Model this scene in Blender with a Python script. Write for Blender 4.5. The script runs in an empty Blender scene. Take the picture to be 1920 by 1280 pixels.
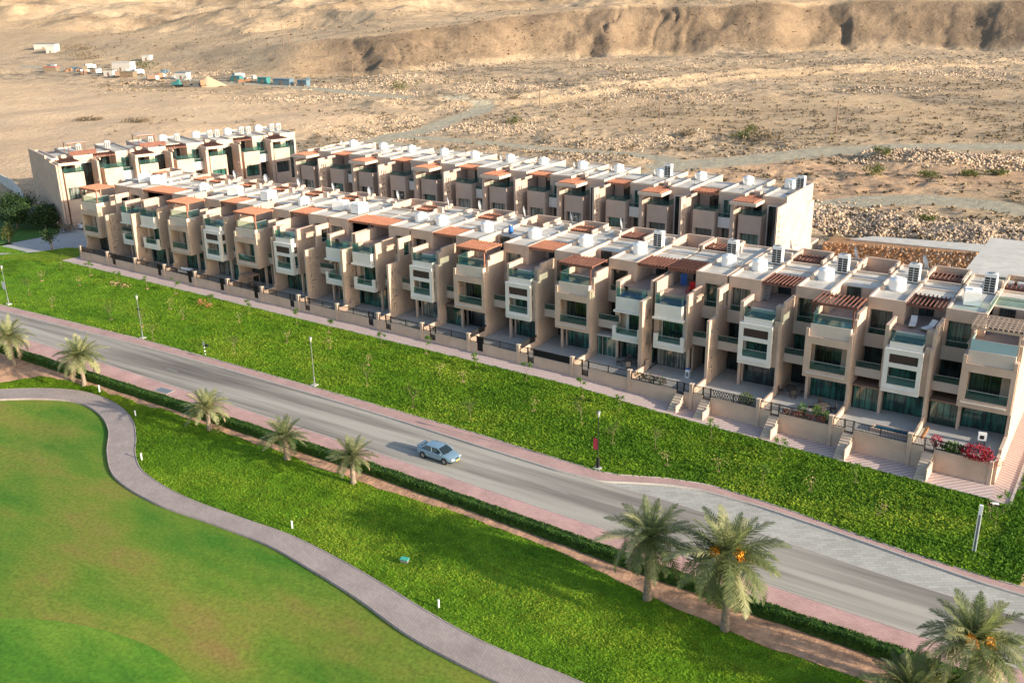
import bpy, math, random
import numpy as np
from mathutils import Matrix, Vector
S = bpy.context.scene
COL = S.collection
R = math.radians
rnd = random.Random(7)

# ---------------------------------------------------------------- camera
cam_d = bpy.data.cameras.new('camera'); cam = bpy.data.objects.new('camera', cam_d); COL.objects.link(cam)
cam_d.sensor_width = 36; cam_d.lens = 34.557; cam_d.clip_start = 1; cam_d.clip_end = 9000
CR, CU, CF = (0.835248, 0.549657, -0.015428), (-0.175336, 0.29282, 0.939954), (-0.52117, 0.78239, -0.340952)
cam.matrix_world = Matrix(((CR[0], CU[0], -CF[0], 144.362), (CR[1], CU[1], -CF[1], -88.826), (CR[2], CU[2], -CF[2], 38.751), (0, 0, 0, 1)))
S.camera = cam

# ---------------------------------------------------------------- light
SUN_EL, SUN_AZ = 15.5, 1.6          # azimuth measured from +X towards +Y
w = bpy.data.worlds.new('World'); S.world = w; w.use_nodes = True
nt = w.node_tree; bg = nt.nodes['Background']
sky = nt.nodes.new('ShaderNodeTexSky'); sky.sky_type = 'NISHITA'; sky.sun_disc = False
sky.sun_elevation = R(SUN_EL); sky.sun_rotation = R(90 - SUN_AZ); sky.air_density = 1.0; sky.dust_density = 1.6; sky.ozone_density = 1.0
nt.links.new(sky.outputs[0], bg.inputs[0]); bg.inputs[1].default_value = 0.15
sl = bpy.data.lights.new('sun', 'SUN'); sl.energy = 5.0; sl.angle = R(0.6); sl.color = (1.0, 0.86, 0.68)
so = bpy.data.objects.new('sun', sl); COL.objects.link(so)
sd = Vector((math.cos(R(SUN_EL)) * math.cos(R(SUN_AZ)), math.cos(R(SUN_EL)) * math.sin(R(SUN_AZ)), math.sin(R(SUN_EL))))
so.rotation_euler = sd.to_track_quat('Z', 'Y').to_euler()
S.view_settings.view_transform = 'Standard'; S.view_settings.look = 'None'; S.view_settings.gamma = 1
S.view_settings.use_curve_mapping = False; S.view_settings.exposure = 0.9
S.render.engine = 'CYCLES'
S.cycles.max_bounces = 6; S.cycles.transparent_max_bounces = 12

# ---------------------------------------------------------------- materials
MAT = {}
def nodes(m): return m.node_tree.nodes, m.node_tree.links
def mat(name, col, rough=0.85, metal=0.0, var=0.0, vscale=1.0, bump=0.0, bscale=8.0, col2=None, spec=0.3, detail=4.0, contrast=(0.35, 0.65)):
    m = bpy.data.materials.new(name); m.use_nodes = True; n, l = nodes(m); b = n['Principled BSDF']
    b.inputs['Roughness'].default_value = rough; b.inputs['Metallic'].default_value = metal; b.inputs['Specular IOR Level'].default_value = spec
    b.inputs['Base Color'].default_value = (*col, 1)
    if var or col2:
        g = n.new('ShaderNodeNewGeometry'); t = n.new('ShaderNodeTexNoise'); t.inputs['Scale'].default_value = vscale; t.inputs['Detail'].default_value = detail; t.inputs['Roughness'].default_value = 0.62
        l.new(g.outputs['Position'], t.inputs['Vector'])
        r = n.new('ShaderNodeValToRGB'); l.new(t.outputs['Fac'], r.inputs[0])
        c2 = col2 or tuple(c * (1 - var) for c in col)
        c1 = col if col2 else tuple(min(1, c * (1 + var)) for c in col)
        r.color_ramp.elements[0].position, r.color_ramp.elements[1].position = contrast
        r.color_ramp.elements[0].color = (*c2, 1); r.color_ramp.elements[1].color = (*c1, 1)
        l.new(r.outputs[0], b.inputs['Base Color'])
    if bump:
        g2 = n.new('ShaderNodeNewGeometry'); t2 = n.new('ShaderNodeTexNoise'); t2.inputs['Scale'].default_value = bscale; t2.inputs['Detail'].default_value = 5
        l.new(g2.outputs['Position'], t2.inputs['Vector'])
        bp = n.new('ShaderNodeBump'); bp.inputs['Strength'].default_value = bump; bp.inputs['Distance'].default_value = 0.1
        l.new(t2.outputs['Fac'], bp.inputs['Height']); l.new(bp.outputs[0], b.inputs['Normal'])
    MAT[name] = m
    return m
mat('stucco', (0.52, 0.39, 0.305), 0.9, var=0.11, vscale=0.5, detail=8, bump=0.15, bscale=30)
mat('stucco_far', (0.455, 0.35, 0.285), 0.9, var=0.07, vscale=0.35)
mat('white_render', (0.70, 0.67, 0.62), 0.85, var=0.05, vscale=0.5)
mat('parapet_render', (0.58, 0.50, 0.43), 0.88, var=0.05, vscale=0.5)
mat('coping', (0.56, 0.45, 0.36), 0.85, var=0.06, vscale=1.2)
mat('screed', (0.50, 0.475, 0.425), 0.9, var=0.22, vscale=0.45, detail=9)
mat('dark_panel', (0.052, 0.032, 0.028), 0.5)
mat('frame', (0.035, 0.045, 0.045), 0.4)
mat('frame_pale', (0.42, 0.42, 0.40), 0.5)
mat('timber', (0.33, 0.145, 0.09), 0.75, var=0.18, vscale=1.5)
mat('timber_dark', (0.17, 0.075, 0.055), 0.75, var=0.18, vscale=1.5)
mat('timber_pale', (0.50, 0.38, 0.29), 0.8, var=0.12, vscale=2)
mat('metal_black', (0.018, 0.018, 0.02), 0.5)
mat('metal_grey', (0.22, 0.24, 0.25), 0.45, metal=0.4)
mat('plastic_white', (0.82, 0.82, 0.80), 0.4, var=0.04, vscale=3)
mat('ac_white', (0.72, 0.73, 0.72), 0.5)
mat('dark_void', (0.012, 0.012, 0.013), 0.7)
mat('dish_grey', (0.55, 0.56, 0.57), 0.5)
mat('patio_tile', (0.40, 0.40, 0.385), 0.6, var=0.08, vscale=0.8)
mat('deck_tile', (0.27, 0.215, 0.185), 0.7, var=0.1, vscale=0.8)
mat('asphalt', (0.16, 0.16, 0.152), 0.9)
mat('kerb', (0.42, 0.385, 0.35), 0.85, var=0.1, vscale=1.5)
mat('paint_white', (0.66, 0.66, 0.63), 0.7)
mat('soil', (0.43, 0.255, 0.16), 1.0, var=0.28, vscale=0.9, detail=8, bump=0.8, bscale=3)
mat('trunk', (0.25, 0.20, 0.155), 0.95, var=0.3, vscale=5, bump=0.8, bscale=12)
mat('bark_thin', (0.21, 0.165, 0.115), 0.9)
mat('frond', (0.20, 0.235, 0.095), 0.55, col2=(0.10, 0.13, 0.055), vscale=1.6, spec=0.35)
mat('frond_pale', (0.44, 0.43, 0.235), 0.55, col2=(0.24, 0.265, 0.12), vscale=1.6, spec=0.35)
mat('frond_dry', (0.30, 0.235, 0.15), 0.8, var=0.2, vscale=3)
mat('dates', (0.80, 0.30, 0.02), 0.5, var=0.3, vscale=8)
mat('leaf_bright', (0.14, 0.255, 0.035), 0.6, col2=(0.05, 0.12, 0.016), vscale=4)
mat('leaf_dark', (0.042, 0.085, 0.022), 0.7, col2=(0.016, 0.038, 0.012), vscale=2)
mat('leaf_hedge', (0.075, 0.165, 0.022), 0.7, col2=(0.022, 0.06, 0.01), vscale=3)
mat('leaf_olive', (0.15, 0.165, 0.055), 0.75, col2=(0.075, 0.095, 0.03), vscale=3)
mat('leaf_red', (0.42, 0.03, 0.05), 0.6, col2=(0.20, 0.015, 0.03), vscale=5)
mat('leaf_pink', (0.60, 0.05, 0.17), 0.6, col2=(0.34, 0.06, 0.06), vscale=4)
mat('leaf_dry', (0.42, 0.31, 0.15), 0.8, var=0.2, vscale=4)
mat('scrub', (0.235, 0.185, 0.115), 0.9, col2=(0.12, 0.095, 0.062), vscale=0.3)
mat('rock_pale', (0.60, 0.46, 0.325), 0.95, col2=(0.36, 0.26, 0.18), vscale=0.7, detail=6, contrast=(0.3, 0.7))
mat('rock_orange', (0.52, 0.29, 0.13), 0.95, col2=(0.19, 0.10, 0.06), vscale=1.6, detail=6, contrast=(0.3, 0.7))
mat('car_paint', (0.26, 0.40, 0.50), 0.25, metal=0.5, spec=0.6)
mat('car_dark', (0.02, 0.025, 0.03), 0.3, metal=0.3)
mat('car_white', (0.7, 0.7, 0.7), 0.35)
mat('car_glass', (0.012, 0.02, 0.024), 0.08, spec=0.8)
mat('rubber', (0.016, 0.016, 0.016), 0.85)
mat('rim', (0.35, 0.36, 0.37), 0.35, metal=0.8)
mat('lamp_clear', (0.85, 0.86, 0.85), 0.15)
mat('plate_yellow', (0.65, 0.42, 0.10), 0.5)
mat('roof_red', (0.40, 0.10, 0.07), 0.8)
mat('lamp_red', (0.45, 0.02, 0.02), 0.25)
mat('banner_red', (0.55, 0.045, 0.08), 0.7)
mat('paint_black', (0.015, 0.015, 0.015), 0.5)
mat('machine_teal', (0.05, 0.20, 0.20), 0.5)
mat('machine_orange', (0.36, 0.19, 0.11), 0.6)
mat('blue_plastic', (0.03, 0.14, 0.42), 0.5)
mat('lantern', (0.40, 0.42, 0.40), 0.3)
mat('headlamp', (0.42, 0.44, 0.44), 0.15)
mat('shed_white', (0.52, 0.50, 0.46), 0.7)
mat('shed_blue', (0.12, 0.19, 0.24), 0.7)
mat('shed_brown', (0.22, 0.15, 0.11), 0.8)
mat('net_green', (0.018, 0.075, 0.058), 0.8)
mat('net_grey', (0.16, 0.145, 0.15), 0.8)
mat('awning', (0.52, 0.50, 0.47), 0.8)
mat('green_box', (0.06, 0.38, 0.28), 0.6)
mat('concrete', (0.50, 0.485, 0.44), 0.92, var=0.1, vscale=0.7, detail=6)
mat('cushion_blue', (0.03, 0.10, 0.34), 0.8)
mat('cushion_white', (0.72, 0.71, 0.69), 0.8)
mat('wicker', (0.09, 0.075, 0.065), 0.8)
mat('flower_pot', (0.45, 0.18, 0.09), 0.8)

def leafy(name, f=0.4, k=1.35):
    m = MAT[name]; n, l = nodes(m); b = n['Principled BSDF']; out = n['Material Output']; t = n.new('ShaderNodeBsdfTranslucent')
    src = b.inputs['Base Color']
    if src.links:
        g = n.new('ShaderNodeMix'); g.data_type = 'RGBA'; g.blend_type = 'MULTIPLY'; g.inputs[0].default_value = 1; g.inputs[7].default_value = (k, k, k*.7, 1); l.new(src.links[0].from_socket, g.inputs[6]); l.new(g.outputs[2], t.inputs[0])
    x = n.new('ShaderNodeMixShader'); x.inputs[0].default_value = f; l.new(b.outputs[0], x.inputs[1]); l.new(t.outputs[0], x.inputs[2]); l.new(x.outputs[0], out.inputs[0])
for q in ('frond', 'frond_pale', 'leaf_bright', 'leaf_hedge', 'leaf_olive', 'leaf_red', 'leaf_pink'): leafy(q)
def glass_window(name, tint, curtain):
    m = mat(name, tint, 0.07, spec=0.9); n, l = nodes(m); b = n['Principled BSDF']
    tc = n.new('ShaderNodeTexCoord'); mp = n.new('ShaderNodeMapping'); mp.inputs['Scale'].default_value = (5, 5, 0.12)
    l.new(tc.outputs['Object'], mp.inputs[0]); t = n.new('ShaderNodeTexNoise'); t.inputs['Scale'].default_value = 1.3; t.inputs['Detail'].default_value = 3
    l.new(mp.outputs[0], t.inputs['Vector'])
    oi = n.new('ShaderNodeObjectInfo'); t2 = n.new('ShaderNodeTexNoise'); t2.inputs['Scale'].default_value = 0.55; t2.inputs['Detail'].default_value = 1
    g = n.new('ShaderNodeNewGeometry'); l.new(g.outputs['Position'], t2.inputs['Vector'])
    r = n.new('ShaderNodeValToRGB'); r.color_ramp.elements[0].position = 0.42; r.color_ramp.elements[1].position = 0.62
    mul = n.new('ShaderNodeMath'); mul.operation = 'MULTIPLY'; l.new(t.outputs['Fac'], mul.inputs[0]); l.new(t2.outputs['Fac'], mul.inputs[1])
    m2 = n.new('ShaderNodeMath'); m2.operation = 'MULTIPLY'; m2.inputs[1].default_value = 2.0; l.new(mul.outputs[0], m2.inputs[0])
    l.new(m2.outputs[0], r.inputs[0]); r.color_ramp.elements[0].color = (*tint, 1); r.color_ramp.elements[1].color = (*curtain, 1)
    l.new(r.outputs[0], b.inputs['Base Color'])
    return m
glass_window('pane_green', (0.006, 0.030, 0.024), (0.035, 0.15, 0.115))
glass_window('pane_dark', (0.006, 0.009, 0.010), (0.035, 0.06, 0.058))
glass_window('pane_pale', (0.03, 0.055, 0.048), (0.26, 0.27, 0.235))
def glass_rail(name, tint, a):
    m = bpy.data.materials.new(name); m.use_nodes = True; n, l = nodes(m); out = n['Material Output']; b = n['Principled BSDF']
    b.inputs['Base Color'].default_value = (*tint, 1); b.inputs['Roughness'].default_value = 0.08; b.inputs['Specular IOR Level'].default_value = 0.6
    tr = n.new('ShaderNodeBsdfTransparent'); tr.inputs[0].default_value = (0.72, 0.86, 0.83, 1)
    mx = n.new('ShaderNodeMixShader'); mx.inputs[0].default_value = a; l.new(tr.outputs[0], mx.inputs[1]); l.new(b.outputs[0], mx.inputs[2]); l.new(mx.outputs[0], out.inputs[0])
    MAT[name] = m
glass_rail('rail_glass', (0.07, 0.16, 0.155), 0.16)
glass_rail('rail_glass_pale', (0.40, 0.58, 0.62), 0.7)
m = mat('pool_water', (0.01, 0.10, 0.17), 0.06, spec=0.7, bump=0.08, bscale=5)
m = mat('pool_blue', (0.004, 0.06, 0.22), 0.06, spec=0.7, bump=0.08, bscale=5)

# ---------------------------------------------------------------- helpers
def tag(o, label=None, cat=None, group=None, kind=None):
    if label: o['label'] = label
    if cat: o['category'] = cat
    if group: o['group'] = group
    if kind: o['kind'] = kind
    return o
def empty(name, loc=(0, 0, 0), rz=0, label=None, cat=None, group=None):
    o = bpy.data.objects.new(name, None); COL.objects.link(o); o.location = loc; o.rotation_euler = (0, 0, rz)
    o.empty_display_size = 0.3
    return tag(o, label, cat, group)
def mesh_np(name, V, F, m, smooth=False):
    V = np.asarray(V, dtype=np.float32); F = np.asarray(F, dtype=np.int32)
    me = bpy.data.meshes.new(name); k = F.shape[1]
    me.vertices.add(len(V)); me.vertices.foreach_set('co', V.ravel())
    me.loops.add(F.size); me.loops.foreach_set('vertex_index', F.ravel())
    me.polygons.add(len(F)); me.polygons.foreach_set('loop_start', np.arange(0, F.size, k, dtype=np.int32)); me.polygons.foreach_set('loop_total', np.full(len(F), k, dtype=np.int32))
    if smooth: me.polygons.foreach_set('use_smooth', np.ones(len(F), dtype=bool))
    me.materials.append(MAT[m] if isinstance(m, str) else m); me.update(calc_edges=True)
    return me
def link(name, me, parent=None, loc=None, rz=None):
    o = bpy.data.objects.new(name, me); COL.objects.link(o)
    if parent: o.parent = parent
    if loc is not None: o.location = loc
    if rz is not None: o.rotation_euler = (0, 0, rz)
    return o
CACHE = {}
class MB:
    """collects boxes, prisms and tubes and links them as one mesh; W mirrors u -> W-u"""
    def __init__(s, W=None): s.v = []; s.f = []; s.W = W; s.key = []
    def b(s, u0, u1, d0, d1, z0, z1):
        if s.W is not None: u0, u1 = s.W - u1, s.W - u0
        i = len(s.v)
        s.v += [(u0, d0, z0), (u1, d0, z0), (u1, d1, z0), (u0, d1, z0), (u0, d0, z1), (u1, d0, z1), (u1, d1, z1), (u0, d1, z1)]
        s.f += [(i, i+3, i+2, i+1), (i+4, i+5, i+6, i+7), (i, i+1, i+5, i+4), (i+1, i+2, i+6, i+5), (i+2, i+3, i+7, i+6), (i+3, i, i+4, i+7)]
        return s
    def poly(s, pts, faces):
        i = len(s.v)
        if s.W is not None: pts = [(s.W - p[0], p[1], p[2]) for p in pts]; faces = [tuple(reversed(f)) for f in faces]
        s.v += pts; s.f += [tuple(j + i for j in f) for f in faces]; return s
    def tube(s, p0, p1, r0, r1=None, n=8, cap=True):
        r1 = r0 if r1 is None else r1
        a, b = Vector(p0), Vector(p1); d = (b - a).normalized(); t = d.orthogonal().normalized(); q = d.cross(t)
        i = len(s.v)
        for c, r in ((a, r0), (b, r1)):
            for k in range(n):
                an = 2 * math.pi * k / n; s.v.append(tuple(c + (t * math.cos(an) + q * math.sin(an)) * r))
        for k in range(n): s.f.append((i+k, i+(k+1) % n, i+n+(k+1) % n, i+n+k))
        if cap: s.f.append(tuple(i+k for k in reversed(range(n)))); s.f.append(tuple(i+n+k for k in range(n)))
        return s
    def lathe(s, prof, n=20, c=(0, 0, 0)):
        i = len(s.v)
        for r, z in prof:
            for k in range(n):
                an = 2 * math.pi * k / n; s.v.append((c[0] + r*math.cos(an), c[1] + r*math.sin(an), c[2] + z))
        for j in range(len(prof)-1):
            for k in range(n): s.f.append((i+j*n+k, i+j*n+(k+1) % n, i+(j+1)*n+(k+1) % n, i+(j+1)*n+k))
        s.f.append(tuple(i+k for k in reversed(range(n)))); s.f.append(tuple(i+(len(prof)-1)*n+k for k in range(n)))
        return s
    def mesh(s, name, m, smooth=False):
        key = (name, m, smooth, tuple((round(a, 3), round(b, 3), round(c, 3)) for a, b, c in s.v[:400]), len(s.v))
        if key in CACHE: return CACHE[key]
        me = bpy.data.meshes.new(name); me.from_pydata(s.v, [], s.f); me.materials.append(MAT[m])
        if smooth: me.polygons.foreach_set('use_smooth', [True] * len(me.polygons))
        me.update(); CACHE[key] = me; return me
    def split(s, name, m, parent=None):
        """one object per box"""
        out = []
        for i in range(0, len(s.f), 6):
            q = MB(); vs = s.v[i//6*8:i//6*8+8]; q.v = list(vs); q.f = [tuple(j-i//6*8 for j in f) for f in s.f[i:i+6]]; out.append(q.build(name, m, parent))
        return out
    def build(s, name, m, parent=None, smooth=False, loc=None, rz=None):
        if not s.v: return None
        return link(name, s.mesh(name, m, smooth), parent, loc, rz)

def _h(ix, iy, seed):
    n = (ix.astype(np.int64) * 374761393 + iy.astype(np.int64) * 668265263 + seed * 1442695041) & 0x7fffffff
    n = ((n ^ (n >> 13)) * 1274126177) & 0x7fffffff
    return ((n ^ (n >> 16)) & 0xffffff) / float(0xffffff)
def vnoise(x, y, seed=0):
    x = np.asarray(x, dtype=float); y = np.asarray(y, dtype=float)
    ix = np.floor(x); iy = np.floor(y); fx = x - ix; fy = y - iy; fx = fx*fx*(3-2*fx); fy = fy*fy*(3-2*fy)
    a = _h(ix, iy, seed); b = _h(ix+1, iy, seed); c = _h(ix, iy+1, seed); d = _h(ix+1, iy+1, seed)
    return (a*(1-fx)+b*fx)*(1-fy) + (c*(1-fx)+d*fx)*fy
def fbm(x, y, sc, octv=4, seed=0, gain=0.5):
    t = 0; a = 1; n = 0
    for o in range(octv):
        t = t + a * (vnoise(x/sc*2**o + 17.3*o, y/sc*2**o - 9.1*o, seed+o) - 0.5); n += a; a *= gain
    return t / n * 2
def smooth01(t): t = np.clip(t, 0, 1); return t*t*(3-2*t)
def segdist(x, y, pts):
    d = np.full(np.shape(x), 1e9)
    for (ax, ay), (bx, by) in zip(pts[:-1], pts[1:]):
        dx, dy = bx-ax, by-ay; L = dx*dx+dy*dy
        t = np.clip(((x-ax)*dx+(y-ay)*dy)/L, 0, 1); d = np.minimum(d, np.hypot(x-ax-t*dx, y-ay-t*dy))
    return d
def interp(pts, x): return np.interp(x, [p[0] for p in pts], [p[1] for p in pts])
def leaves(name, P, size, m, parent=None, seed=1, flat=0.6, tri=False, up=0.0):
    """leaf-sized quads at points P (n,3)"""
    rg = np.random.default_rng(seed); P = np.asarray(P, dtype=float); n = len(P)
    a = rg.uniform(0, 2*np.pi, n); sz = size * rg.uniform(0.6, 1.3, n)
    t = np.c_[np.cos(a), np.sin(a), rg.normal(0, flat, n)]; t /= np.linalg.norm(t, axis=1)[:, None]
    b = np.c_[-np.sin(a), np.cos(a), rg.normal(0, flat, n)]; b -= (b*t).sum(1)[:, None]*t; b /= np.linalg.norm(b, axis=1)[:, None]
    t *= sz[:, None]; b *= (sz*0.6)[:, None]
    V = np.stack([P - t*0.5, P + b*0.5, P + t*0.5, P - b*0.5], axis=1).reshape(-1, 3)
    F = np.arange(4*n).reshape(-1, 4)
    return link(name, mesh_np(name, V, F, m), parent)
HAZE = 0.0

# ---------------------------------------------------------------- houses
ORD = ['leftmost', 'second', 'third', 'fourth', 'fifth', 'sixth', 'seventh', 'eighth', 'ninth', 'tenth', 'eleventh', 'twelfth', 'thirteenth', 'fourteenth', 'fifteenth', 'sixteenth', 'seventeenth', 'eighteenth', 'rightmost']
def nth(k): return 'the leftmost' if k == 0 else 'the ' + ORD[k] if k < 15 else ['the fourth-from-right', 'the third-from-right', 'the second-from-right', 'the rightmost'][k-15]
def nthr(j): return 'the leftmost' if j == 0 else 'the rightmost' if j == 12 else 'the ' + ORD[j]
PW = 7.2
def window(par, W, u0, u1, d, z0, z1, n=3, pane='pane_green', frame='frame', name='window', transom=None):
    """frame mesh with separate panes as sub-parts, lying in the plane depth = d, facing -d"""
    f = MB(W); t = 0.06
    f.b(u0, u1, d, d+0.08, z1-t, z1).b(u0, u1, d, d+0.08, z0, z0+t).b(u0, u0+t, d, d+0.08, z0+t, z1-t).b(u1-t, u1, d, d+0.08, z0+t, z1-t)
    for i in range(1, n):
        u = u0 + (u1-u0)*i/n; f.b(u-0.03, u+0.03, d+0.004, d+0.076, z0+t, z1-t)
    if transom: f.b(u0+t, u1-t, d+0.002, d+0.074, transom-0.03, transom+0.03)
    o = f.build(name, frame, par)
    for i in range(n):
        a = u0 + (u1-u0)*i/n + 0.03; c = u0 + (u1-u0)*(i+1)/n - 0.03
        MB(W).b(a, c, d+0.03, d+0.05, z0+0.03, z1-0.03).build('pane', pane, o)
    return o
def wall_holes(mb, fixed, a0, a1, z0, z1, holes, axis='u', thick=0.25):
    """wall in plane axis=fixed..fixed+thick running a0..a1 with rectangular through openings (a,b,za,zb)"""
    A = sorted({a0, a1} | {h[0] for h in holes} | {h[1] for h in holes}); Z = sorted({z0, z1} | {h[2] for h in holes} | {h[3] for h in holes})
    for i in range(len(A)-1):
        run = None
        for j in range(len(Z)-1):
            ca, cz = (A[i]+A[i+1])/2, (Z[j]+Z[j+1])/2
            solid = not any(h[0] < ca < h[1] and h[2] < cz < h[3] for h in holes)
            if solid and run is None: run = Z[j]
            if (not solid) and run is not None:
                _cell(mb, fixed, thick, A[i], A[i+1], run, Z[j], axis); run = None
        if run is not None: _cell(mb, fixed, thick, A[i], A[i+1], run, Z[-1], axis)
def _cell(mb, fx, th, a, b, z0, z1, axis):
    if axis == 'u': mb.b(a, b, fx, fx+th, z0, z1)
    else: mb.b(fx, fx+th, a, b, z0, z1)
def pergola(par, W, u0, u1, d0, d1, z, n, m='timber', posts=(), zpost=7.1, lattice=False, beams=True, sl=0.09):
    f = MB(W)
    f.b(u0, u1, d1-0.3, d1-0.15, z-0.2, z)
    o = f.build('pergola', m, par)
    if beams: MB(W).b(u0, u1, d0+0.12, d0+0.27, z-0.2, z).build('beam', m, o)
    for (pu, pd) in posts: MB(W).b(pu-0.07, pu+0.07, pd-0.07, pd+0.07, zpost, z-0.2).build('post', m, o)
    for i in range(n):
        u = u0 + 0.07 + (u1-u0-0.14)*i/(n-1)
        uu = u if W is None else W-u
        s = MB().b(-sl/2, sl/2, 0, d1-d0, 0, 0.17).build('slat', m, o); s.location = (uu, d0, z+0.003)
    if lattice:
        k = int((d1-d0)/0.55)
        for i in range(k):
            d = d0 + 0.2 + (d1-d0-0.4)*i/(k-1)
            s = MB().b(0, u1-u0, -0.05, 0.05, 0, 0.12).build('cross_slat', m, o); s.location = (u0 if W is None else W-u1, d, z+0.176)
    return o
def plane_rail(par, W, boxes, m='rail_glass', name='glass_railing', cap=True):
    for (u0, u1, d0, d1, z0, z1) in boxes:
        o = MB(W).b(u0, u1, d0, d1, z0, z1-0.04).build(name, m, par)
        if cap: MB(W).b(u0-0.012, u1+0.012, d0-0.012, d1+0.012, z1-0.04, z1).build('handrail', 'frame_pale', o)
    return o

def front_house(k, typ, mir):
    X0 = PW * k; W = PW if mir else None
    par = empty('townhouse', (X0, 0, 0))
    ft = dict(P='timber pergola over a tan bay', F='white picture-frame bay', W='white balcony and pool box')[typ]
    tag(par, 'townhouse with %s, %s in the front row' % (ft, nth(k)), 'townhouse', 'townhouses of the front row')
    newer = k >= 12
    tim = 'timber' if k < 12 else 'timber_dark'
    B = lambda: MB(W)
    zf = -1.35
    w = B()
    # solid core of the house, stepped plan
    w.b(0.12, 3.62, 8.3, 20.9, -2.2, 9.13)
    w.b(3.62, 7.03, 5.35, 11.3, 1.58, 7.06)
    w.b(3.64, 7.05, 8.5, 11.32, -2.2, 1.58)
    w.b(3.62, 7.03, 11.32, 16.9, -2.2, 9.02)
    w.b(3.62, 7.03, 16.9, 21.0, -2.2, 7.2)
    w.b(3.60, 7.05, 21.0, 21.3, -2.2, 9.75)
    w.b(3.42, 3.66, 16.85, 21.25, 9.13, 9.72); w.b(6.9, 7.14, 16.85, 20.98, 7.2, 9.72)
    # upper gap facade
    w.b(0.12, 3.64, 7.32, 7.56, 8.24, 9.42)                     # fascia
    w.b(0.12, 0.42, 7.33, 8.3, 5.68, 8.24); w.b(2.56, 3.64, 7.33, 8.3, 5.68, 8.24)
    w.b(0.12, 2.74, 5.05, 8.3, 1.9, 2.12)                       # first floor balcony slab
    w.b(0.12, 2.74, 7.36, 8.3, 4.3, 5.05)
    w.b(2.74, 2.98, 5.02, 8.3, 1.58, 7.07)                      # side of the bay body
    w.b(2.76, 2.96, 5.5, 8.3, zf, 1.58)
    w.b(2.98, 3.62, 5.36, 8.3, 1.6, 7.05)
    # room behind the terrace
    w.b(3.40, 3.62, 7.56, 11.3, 7.0, 9.30)
    w.b(2.56, 3.62, 5.36, 8.29, 6.9, 7.04)
    # party wall on the bay side
    pw = B()
    if typ != 'W':
        pw.b(7.06, 7.34, 3.35, 8.6, -2.2, 6.45); pw.b(7.06, 7.34, 3.9, 8.6, 6.45, 7.9); pw.b(7.06, 7.34, 4.45, 8.6, 7.9, 8.42); pw.b(7.06, 7.34, 8.6, 11.35, -2.2, 9.28)
    else:
        pw.b(7.06, 7.34, 8.6, 11.35, -2.2, 9.28)
        if mir: pw.b(2.70, 2.98, 3.5, 7.32, zf, 7.85) if False else None
    pw.build('party_wall', 'stucco', par)
    # roof: raised rims round the tank deck
    rim = B()
    rim.b(0.10, 0.30, 7.58, 21.1, 9.1, 9.42).b(3.42, 3.66, 7.58, 16.83, 9.14, 9.42).b(0.3, 3.42, 20.9, 21.1, 9.1, 9.42)
    rim.b(0.31, 0.75, 11.2, 11.45, 9.135, 9.6).b(3.0, 3.41, 14.9, 15.15, 9.135, 9.55)
    rim.b(3.68, 7.03, 16.6, 16.82, 9.04, 9.3)
    rim.build('roof_parapet', 'coping', par)
    MB(W).b(2.55, 3.40, 17.6, 18.0, 9.171, 9.95).build('roof_upstand', 'coping', par)
    MB(W).b(3.70, 7.02, 13.9, 14.02, 9.081, 9.2).build('roof_kerb', 'coping', par)
    if typ == 'P': MB(W).b(3.062, 3.12, 3.9, 4.02, 4.1, 4.25).build('wall_lamp', 'metal_black', par)
    B().b(0.31, 3.41, 7.57, 20.89, 9.134, 9.17).b(3.67, 7.045, 11.31, 16.6, 9.024, 9.08).split('roof', 'screed', par)
    # terrace floor, ground patio
    B().b(2.99, 7.05, 5.36, 7.3, 7.064, 7.11).b(3.63, 7.05, 7.3, 11.3, 7.064, 7.11).build('terrace_floor', 'deck_tile', par)
    # front bay
    bay = B()
    if typ == 'P':
        wall_holes(bay, 3.08, 2.72, 7.26, 1.58, 5.86, [(3.34, 6.86, 2.40, 5.08)], 'u', 0.28)
        bay.b(2.72, 3.06, 3.36, 5.02, 1.585, 6.62); bay.b(2.74, 3.04, 3.09, 3.36, 5.86, 6.60)
        bay.b(6.92, 7.24, 3.36, 3.9, 1.585, 6.56); bay.b(6.92, 7.24, 3.09, 3.36, 5.86, 6.54)
        bay.b(3.06, 7.05, 3.36, 5.36, 1.59, 2.30); bay.b(3.06, 6.92, 3.36, 5.36, 5.2, 5.84)
        bay.b(3.06, 3.3, 4.6, 5.36, 2.30, 5.2); bay.b(6.0, 6.92, 4.6, 5.36, 2.3, 5.2)
        B().b(3.06, 6.98, 3.32, 5.36, 5.86, 7.08).build('terrace_parapet', 'parapet_render', par)
        B().b(3.0, 6.8, 2.86, 3.077, 2.02, 2.17).build('ledge', 'parapet_render', par)
        window(par, W, 3.3, 6.0, 4.9, 2.3, 5.2, 3, 'pane_green' if k % 2 else 'pane_dark')
        plane_rail(par, W, [(3.36, 6.84, 3.18, 3.20, 2.42, 3.3)], cap=True)
        pale = 'rail_glass_pale' if k == 18 else 'rail_glass'
        plane_rail(par, W, [(3.14, 6.96, 3.44, 3.465, 7.08, 8.12), (3.12, 3.145, 3.47, 5.7, 7.08, 8.12)], pale)
        B().b(3.2, 6.9, 3.6, 5.2, 7.082, 7.11).build('pool_water', 'pool_water', par)
        wl = B().b(2.78, 3.02, 5.75, 7.3, 7.05, 7.98); wl.build('low_wall', 'stucco', par)
        pergola(par, W, 2.95 if k < 18 else 2.95, 7.30, 3.45, 7.1, 9.18, 11, tim if k < 18 else 'timber_pale', posts=((3.1, 3.62), (7.0, 3.62), (7.0, 6.9) if k < 9 else (3.1, 3.62)), lattice=(k == 18))
    elif typ == 'F':
        fr = B(); u0, u1 = 3.10, 6.55
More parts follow.
